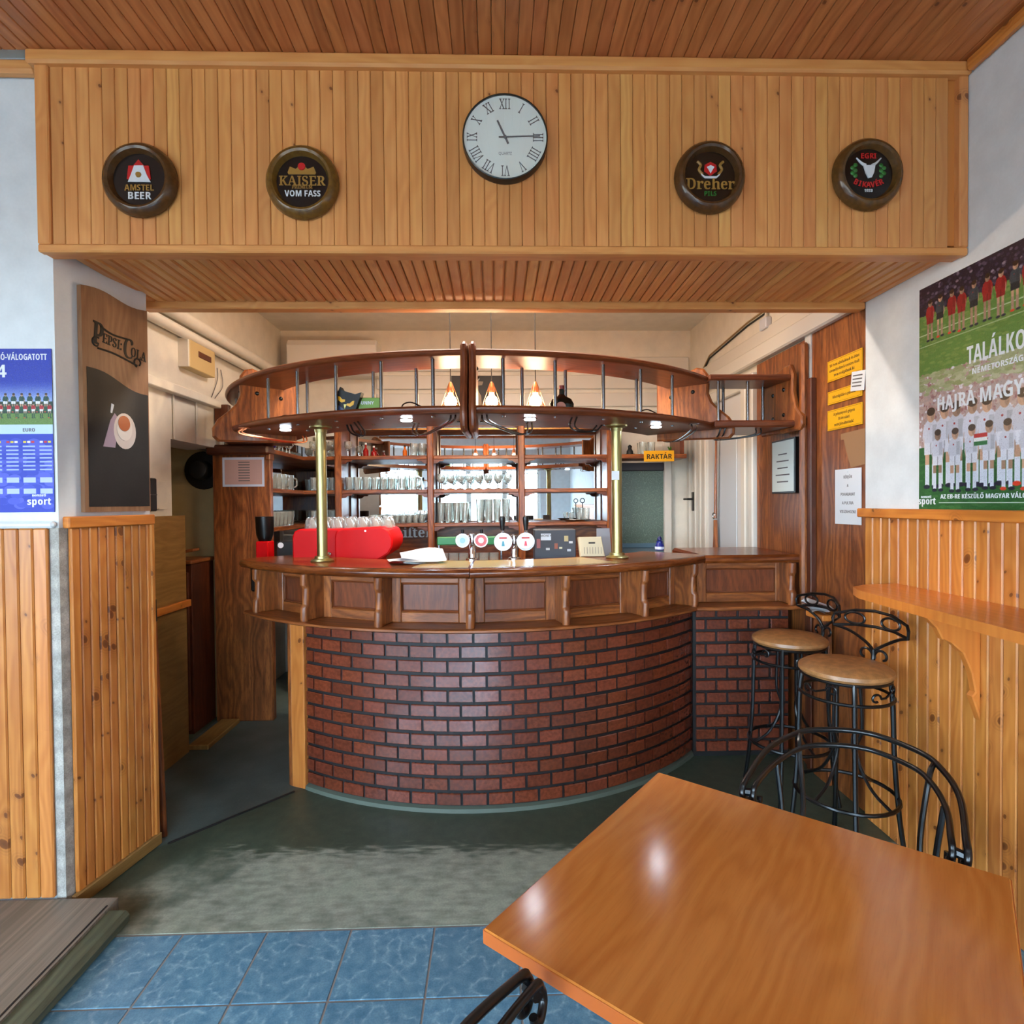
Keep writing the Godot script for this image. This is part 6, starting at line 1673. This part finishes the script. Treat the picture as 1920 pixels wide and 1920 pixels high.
			2:
				letters("Dreher", 0.036, gold, o, T(Vector3(0.0, -0.026, z)), true, 0.004, 700, false, 0.95)
				letters("PILS", 0.016, greenm, o, T(Vector3(0, -0.058, z)), false, 0.003)
				part("shield", prism([Vector2(-0.022, 0.012), Vector2(0.0, -0.004), Vector2(0.022, 0.012), Vector2(0.020, 0.034), Vector2(0.0, 0.044), Vector2(-0.020, 0.034)], 0.003).mesh(0.0), redm, o, T(Vector3(0, 0.006, z + 0.0015)))
				part("shield_field", prism([Vector2(-0.013, 0.026), Vector2(0.0, 0.004), Vector2(0.013, 0.026), Vector2(0, 0.032)], 0.003).mesh(0.0), white, o, T(Vector3(0, 0.006, z + 0.003)))
				part("ribbon", prism([Vector2(-0.034, 0.006), Vector2(-0.020, -0.004), Vector2(0.020, -0.004), Vector2(0.034, 0.006), Vector2(0.032, 0.0), Vector2(0.020, -0.011), Vector2(-0.020, -0.011), Vector2(-0.032, 0.0)], 0.003).mesh(0.0), white, o, T(Vector3(0, 0.004, z + 0.003)))
				for sg: float in [-1.0, 1.0]:
					part("griffin", tube(curve([Vector3(sg * 0.028, 0.0, 0), Vector3(sg * 0.040, 0.016, 0), Vector3(sg * 0.034, 0.032, 0), Vector3(sg * 0.046, 0.044, 0)], 5), 0.005, 6).mesh(), gold, o, T(Vector3(0, 0.008, z)))
			3:
				letters("EGRI", 0.018, redm, o, T(Vector3(0, 0.062, z)), false, 0.004)
				for k in 7:
					var ang := deg_to_rad(-27 + 9.0 * k)
					letters("BIKAVÉR"[k], 0.019, redm, o, T(Vector3(sin(ang) * 0.098, 0.050 - cos(ang) * 0.088, z), 0, 0, ang), false, 0.004)
				part("ram_head", prism([Vector2(-0.022, 0.020), Vector2(0.020, 0.020), Vector2(0.016, -0.004), Vector2(0.008, -0.022), Vector2(-0.004, -0.024), Vector2(-0.014, -0.006)], 0.006, 0.001).mesh(0.0), white, o, T(Vector3(0.002, 0.008, z + 0.003)))
				for sg: float in [-1.0, 1.0]:
					part("ram_horn", tube(curve([Vector3(sg * 0.012, 0.024, 0), Vector3(sg * 0.028, 0.034, 0), Vector3(sg * 0.044, 0.050, 0)], 5), 0.006, 7, false, 0.002).mesh(), white, o, T(Vector3(0, 0.004, z + 0.002)))
					for k in 5: part("grape", lathe([Vector2(0, 0.004), Vector2(0.006, 0.002), Vector2(0.008, 0), Vector2(0, 0)], 10).mesh(), greenm, o, T(Vector3(sg * (0.046 + 0.010 * (k % 2)), 0.030 - 0.010 * k * 0.9, z), 0, PI / 2))
				letters("1933", 0.010, white, o, T(Vector3(0, -0.058, z)), false, 0.003)

# ---------------------------------------------------------------- lamps
func build_lamps() -> void:
	var lab := ["copper cage pendant lamp hanging beside the middle fin, on the owl's side", "copper cage pendant lamp hanging beside the middle fin, on the bottle's side", "copper cage pendant lamp hanging next to the round bottle"]
	var xs := [-0.232, -0.017, 0.213]
	for i in 3:
		var o := thing("pendant_lamp", lab[i], "pendant lamp", V(xs[i] * 1.01, 1.942, 3.04), 0.0, "copper cage pendant lamps over the bar")
		part("cord", tube([Vector3(0, 0.15, 0), Vector3(0, 1.02, 0)], 0.0028, 6).mesh(), mats.ink, o)
		part("ceiling_rose", lathe([Vector2(0, 0.99), Vector2(0.03, 0.995), Vector2(0.045, 1.02), Vector2(0, 1.02)], 16).mesh(), mats.ink, o)
		part("socket", lathe([Vector2(0, 0.092), Vector2(0.016, 0.092), Vector2(0.018, 0.10), Vector2(0.016, 0.125), Vector2(0.006, 0.150), Vector2(0, 0.152)], 14).mesh(), mats.copper, o)
		var cage := Tris.new()
		for k in 6:
			var a := TAU * k / 6.0
			var b := TAU * (k + 0.5) / 6.0
			var da := Vector3(cos(a), 0, sin(a))
			var db := Vector3(cos(b), 0, sin(b))
			cage.add(tube([da * 0.008 + Vector3(0, 0.145, 0), da * 0.040 + Vector3(0, 0.055, 0), db * 0.061 + Vector3(0, 0.002, 0)], 0.0016, 5))
			cage.add(tube([da * 0.040 + Vector3(0, 0.055, 0), Vector3(cos(a - TAU / 12), 0, sin(a - TAU / 12)) * 0.061 + Vector3(0, 0.002, 0)], 0.0016, 5))
		var rg := []
		for k in 12: rg.append(Vector3(cos(TAU * k / 12) * 0.061, 0.002, sin(TAU * k / 12) * 0.061))
		cage.add(tube(rg, 0.0016, 5, true))
		part("wire_cage", cage.mesh(), mats.copper, o)
		part("bulb", lathe([Vector2(0, 0.018), Vector2(0.018, 0.020), Vector2(0.032, 0.034), Vector2(0.034, 0.048), Vector2(0.028, 0.066), Vector2(0.013, 0.082), Vector2(0.012, 0.094), Vector2(0, 0.094)], 18).mesh(), glow(Color(1.0, 0.88, 0.70), 14.0), o)
		var l := OmniLight3D.new()
		l.name = "pendant_light"
		l.light_color = Color(1.0, 0.86, 0.68)
		l.light_energy = 0.26
		l.light_size = 0.028
		l.omni_range = 9.0
		l.omni_attenuation = 2.0
		l.shadow_enabled = true
		l.position = Vector3(0, 0.048, 0)
		o.add_child(l)
	# added tube lamp, unseen behind the beam, to brighten the bar's walls and ceiling
	var tl := thing("added_tube_lamp", "added white tube lamp out of view behind the pine beam, brightening the bar", "lamp", V(-0.1, 2.95, 3.0))
	part("housing", box(Vector3(1.26, 0.05, 0.12), 0.008).mesh(0.0), mats.white_wood, tl, T(Vector3(0, -0.026, 0)))
	part("diffuser", box(Vector3(1.20, 0.02, 0.09), 0.006).mesh(0.0), glow(Color(1.0, 0.95, 0.87), 3.0), tl, T(Vector3(0, -0.058, 0)))
	var al := AreaLight3D.new()
	al.name = "added_tube_light"
	al.light_color = Color(1.0, 0.96, 0.91)
	al.light_energy = 3.6
	al.area_size = Vector2(1.20, 0.09)
	al.area_range = 9.0
	al.area_attenuation = 2.0
	al.shadow_enabled = true
	al.position = Vector3(0, -0.072, 0)
	al.rotation = Vector3(-PI / 2, 0, 0)
	tl.add_child(al)
	var sl := ["round led spot under the canopy beside the copper rail", "round led spot under the canopy below the first pendant lamp's cable", "round led spot under the canopy below the last pendant lamp", "round led spot under the canopy above the stickered column's far side"]
	var an := [-39.2, -11.6, 9.6, 36.7]
	for i in 4:
		var o := thing("led_spot", sl[i], "spotlight", arc(an[i], 1.585, 1.850), 0.0, "led spots under the canopy")
		part("bezel", lathe([Vector2(0, 0), Vector2(0.036, 0), Vector2(0.036, -0.003), Vector2(0.029, -0.005), Vector2(0, -0.005)], 24).mesh(), mats.chrome, o)
		part("led_lens", lathe([Vector2(0, -0.005), Vector2(0.028, -0.005), Vector2(0.026, -0.009), Vector2(0, -0.010)], 24).mesh(), glow(Color(0.90, 0.95, 1.0), 70.0), o)
		var l := SpotLight3D.new()
		l.name = "led_light"
		l.light_color = Color(0.88, 0.94, 1.0)
		l.light_energy = 0.14
		l.light_size = 0.03
		l.spot_range = 9.0
		l.spot_attenuation = 2.0
		l.spot_angle = 60.0
		l.shadow_enabled = true
		l.position = Vector3(0, -0.014, 0)
		l.rotation = Vector3(-PI / 2, 0, 0)
		o.add_child(l)

# ---------------------------------------------------------------- glasses
func glass_shape(r0: float, r1: float, h: float, seg := 12) -> Tris:
	var w := 0.0025
	return lathe([Vector2(0, 0), Vector2(r0, 0), Vector2(lerpf(r0, r1, 0.5) , h * 0.5), Vector2(r1, h), Vector2(r1 - w, h), Vector2(lerpf(r0, r1, 0.5) - w, h * 0.5), Vector2(r0 - w, 0.010), Vector2(0, 0.010)], seg)

func build_glasses() -> void:
	var proto := {}
	proto.tumbler = glass_shape(0.026, 0.031, 0.105).mesh()
	proto.tall = glass_shape(0.024, 0.031, 0.165).mesh()
	proto.highball = glass_shape(0.027, 0.033, 0.190).mesh()
	proto.shot = glass_shape(0.018, 0.022, 0.065, 10).mesh()
	var mg := glass_shape(0.034, 0.036, 0.115)
	var hd := tube(curve([Vector3(0.034, 0.095, 0), Vector3(0.062, 0.088, 0), Vector3(0.066, 0.055, 0), Vector3(0.058, 0.028, 0), Vector3(0.034, 0.022, 0)], 4), 0.006, 7)
	proto.mug = mg.mesh()
	proto.handle = hd.mesh()
	proto.bowl = lathe([Vector2(0, 0.062), Vector2(0.020, 0.062), Vector2(0.028, 0.045), Vector2(0.034, 0.0), Vector2(0.0315, 0.0), Vector2(0.0255, 0.043), Vector2(0.018, 0.058), Vector2(0, 0.058)], 14).mesh()
	proto.goblet = lathe([Vector2(0, 0), Vector2(0.030, 0), Vector2(0.028, 0.004), Vector2(0.006, 0.010), Vector2(0.005, 0.05), Vector2(0.020, 0.062), Vector2(0.034, 0.085), Vector2(0.030, 0.125), Vector2(0.0275, 0.125), Vector2(0.0315, 0.086), Vector2(0.019, 0.066), Vector2(0, 0.064)], 12).mesh()
	# [kind, shelf, from x, to x, rows, step, what, counted from, where]
	var runs := [
		["tumbler", 1, -1.19, -0.80, [4.66, 4.75], 0.070, "tumbler", "corner post", "second shelf above the red machine"],
		["mug", 1, -0.76, -0.60, [4.66, 4.75], 0.095, "glass mug", "tumblers", "second shelf above the red machine"],
		["shot", 2, -1.00, -0.58, [4.64, 4.70, 4.76], 0.050, "small glass", "corner post", "third shelf above the red machine"],
		["goblet", 1, -0.45, 0.14, [4.66, 4.76], 0.078, "stemmed glass", "red machine", "second shelf behind the taps"],
		["tall", 2, -0.45, -0.19, [4.64, 4.72], 0.066, "slim glass", "red machine", "third shelf behind the taps"],
		["highball", 2, -0.13, 0.14, [4.64, 4.73], 0.070, "tall glass", "slim glasses", "third shelf behind the taps"],
		["tumbler", 0, -0.66, -0.58, [4.66, 4.74], 0.07, "tumbler", "amber bottle", "top shelf above the red machine"],
		["goblet", 0, -1.19, -1.12, [4.68], 0.078, "stemmed glass", "corner post", "top shelf above the red machine"],
		["tumbler", 0, 1.21, 1.31, [4.66, 4.74], 0.07, "tumbler", "black figurine", "storeroom shelf above the yellow sign"],
	]
	var nth := ["first", "second", "third", "fourth", "fifth", "sixth", "seventh", "eighth", "ninth", "tenth"]
	var row_of := func(k: int, n: int) -> String: return "single row" if n == 1 else ("front row" if k == 0 else ("mirror row" if k == n - 1 else "middle row"))
	for r: Array in runs:
		var x: float = r[2]
		var c := 0
		while x <= r[3] + 0.001:
			for k in r[4].size():
				_glass(proto, r[0], V(x + rng.randf_range(-0.004, 0.004), SHELF_Y[r[1]], r[4][k] + rng.randf_range(-0.006, 0.006)), "%s %s from the %s, %s, %s" % [r[6], nth[c], r[7], row_of.call(k, r[4].size()), r[8]], "glasses on the " + r[8])
			x += r[5]
			c += 1
	var names := ["top", "second", "third"]
	for k in 3:
		var f := 3.99
		var c := 0
		while f < 4.56:
			for j in 2:
				var kind: String = ["goblet", "mug", "tumbler"][k]
				_glass(proto, kind, V([-1.605, -1.69][j] + rng.randf_range(-0.006, 0.006), SHELF_Y[k], f + rng.randf_range(-0.008, 0.008)), "%s %s from the oak end panel, %s, %s side shelf" % [["stemmed glass", "glass mug", "tumbler"][k], nth[c], row_of.call(j, 2), names[k]], "glasses on the %s side shelf" % names[k])
			f += 0.085 if k == 1 else 0.076
			c += 1
		for i in 3:
			for j in 2:
				_glass(proto, ["goblet", "tumbler", "tumbler"][k], V([-1.32, -1.39, -1.47][i], SHELF_Y[k] - 0.001, [4.67, 4.76][j]), "%s %s from the corner post, %s, %s corner shelf" % [["stemmed glass", "tumbler", "tumbler"][k], nth[i], row_of.call(j, 2), names[k]], "glasses on the %s corner shelf" % names[k])
	# upturned glasses on the red machine and below the green strip
	for i in 7:
		for j in 2:
			_glass(proto, "bowl", V(-1.06 + i * 0.072, 1.3155, 3.30 + j * 0.09), "upturned cup %s from the grinder, %s, on top of the red machine" % [nth[i], ["front row", "back row"][j]], "cups on the red machine")
	for i in 6:
		_glass(proto, "tumbler", V(-0.325 + i * 0.062, 1.043, 3.50), "tumbler %s from the red machine below the green strip" % nth[i], "glasses below the green strip")
	for q: Array in [[-1.05, 0.62, 0.05, 0.05, "little red bottle on the top shelf over the red machine", 0.10], [-0.985, 0.5, 0.04, 0.04, "second small red bottle on the top shelf over the red machine", 0.075]]:
		var o := thing("red_bottle", q[4], "bottle", V(q[0], SHELF_Y[0], 4.67))
		part("flask", lathe([Vector2(0, 0), Vector2(0.022, 0), Vector2(0.022, q[5] * 0.5), Vector2(0.008, q[5] * 0.72), Vector2(0.008, q[5]), Vector2(0, q[5])], 12).mesh(), flat(Color(0.55, 0.04, 0.05), 0.15), o)
		part("cap", lathe([Vector2(0, q[5] - 0.002), Vector2(0.009, q[5] - 0.002), Vector2(0.009, q[5] + 0.012), Vector2(0, q[5] + 0.012)], 10).mesh(), mats.paper, o)
	var ob := thing("amber_bottle", "small amber bottle on the top shelf near the clear tumblers", "bottle", V(-0.735, SHELF_Y[0], 4.67))
	part("flask", lathe([Vector2(0, 0), Vector2(0.018, 0), Vector2(0.018, 0.045), Vector2(0.008, 0.060), Vector2(0.008, 0.080), Vector2(0, 0.080)], 12).mesh(), flat(Color(0.75, 0.35, 0.03), 0.15), ob)
	part("cap", lathe([Vector2(0, 0.078), Vector2(0.009, 0.078), Vector2(0.009, 0.090), Vector2(0, 0.090)], 10).mesh(), mats.ink, ob)
	var pu := thing("purple_ornament", "shiny purple ball ornament among the glasses on the top side shelf", "ornament", V(-1.552, SHELF_Y[0], 4.025))
	part("ball", lathe([Vector2(0, 0.004), Vector2(0.014, 0.008), Vector2(0.026, 0.022), Vector2(0.028, 0.034), Vector2(0.022, 0.050), Vector2(0.008, 0.060), Vector2(0, 0.061)], 16).mesh(), flat(Color(0.20, 0.08, 0.42), 0.12), pu)
	part("foot", lathe([Vector2(0, 0), Vector2(0.014, 0), Vector2(0.012, 0.008), Vector2(0, 0.009)], 12).mesh(), mats.chrome, pu)
	# cruet tray in the last bay
	var tr := thing("cruet_tray", "oval silver tray on the third shelf of the empty bay", "tray", V(0.66, SHELF_Y[2], 4.68))
	part("dish", lathe([Vector2(0, 0), Vector2(0.07, 0), Vector2(0.10, 0.014), Vector2(0.098, 0.017), Vector2(0.068, 0.004), Vector2(0, 0.004)], 24).mesh(), mats.steel, tr, Transform3D(Basis.from_scale(Vector3(1.2, 1, 0.7)), Vector3.ZERO))
	part("handle", tube(spiral(Vector3(0.05, 0.17, 0), Vector3.RIGHT, Vector3.UP, 0.018, 0.018, -90, 270, 14), 0.004, 6).mesh(), mats.iron, tr)
	part("stem", tube([Vector3(0.05, 0.003, 0), Vector3(0.05, 0.152, 0)], 0.004, 6).mesh(), mats.iron, tr)
	for q: Array in [[0.70, 4.70, "tumbler", "tall cruet glass at the handle"], [0.735, 4.655, "tumbler", "tall cruet glass at the rim"], [0.675, 4.645, "shot", "short cruet glass at the front"], [0.62, 4.69, "shot", "short cruet glass at the empty end"]]:
		_glass(proto, q[2], V(q[0], SHELF_Y[2] + 0.005, q[1]), q[3] + " of the oval silver tray", "cruet glasses on the tray")

func _glass(proto: Dictionary, kind: String, at: Vector3, label: String, group: String) -> void:
	var called: String = {"tumbler": "tumbler_glass", "tall": "beer_glass", "highball": "highball_glass", "shot": "shot_glass", "mug": "beer_mug", "goblet": "stemmed_glass", "bowl": "glass_cup"}[kind]
	if kind == "mug":
		var o := thing(called, label, "glass", at, rng.randf() * TAU, group)
		part("cup", proto.mug, mats.glass, o)
		part("handle", proto.handle, mats.glass, o)
		return
	var m := MeshInstance3D.new()
	m.name = numbered(called)
	m.mesh = proto[kind]
	m.material_override = mats.glass
	add_child(m)
	m.transform = T(at, rng.randf() * TAU)
	tag(m, label, "glass", group)
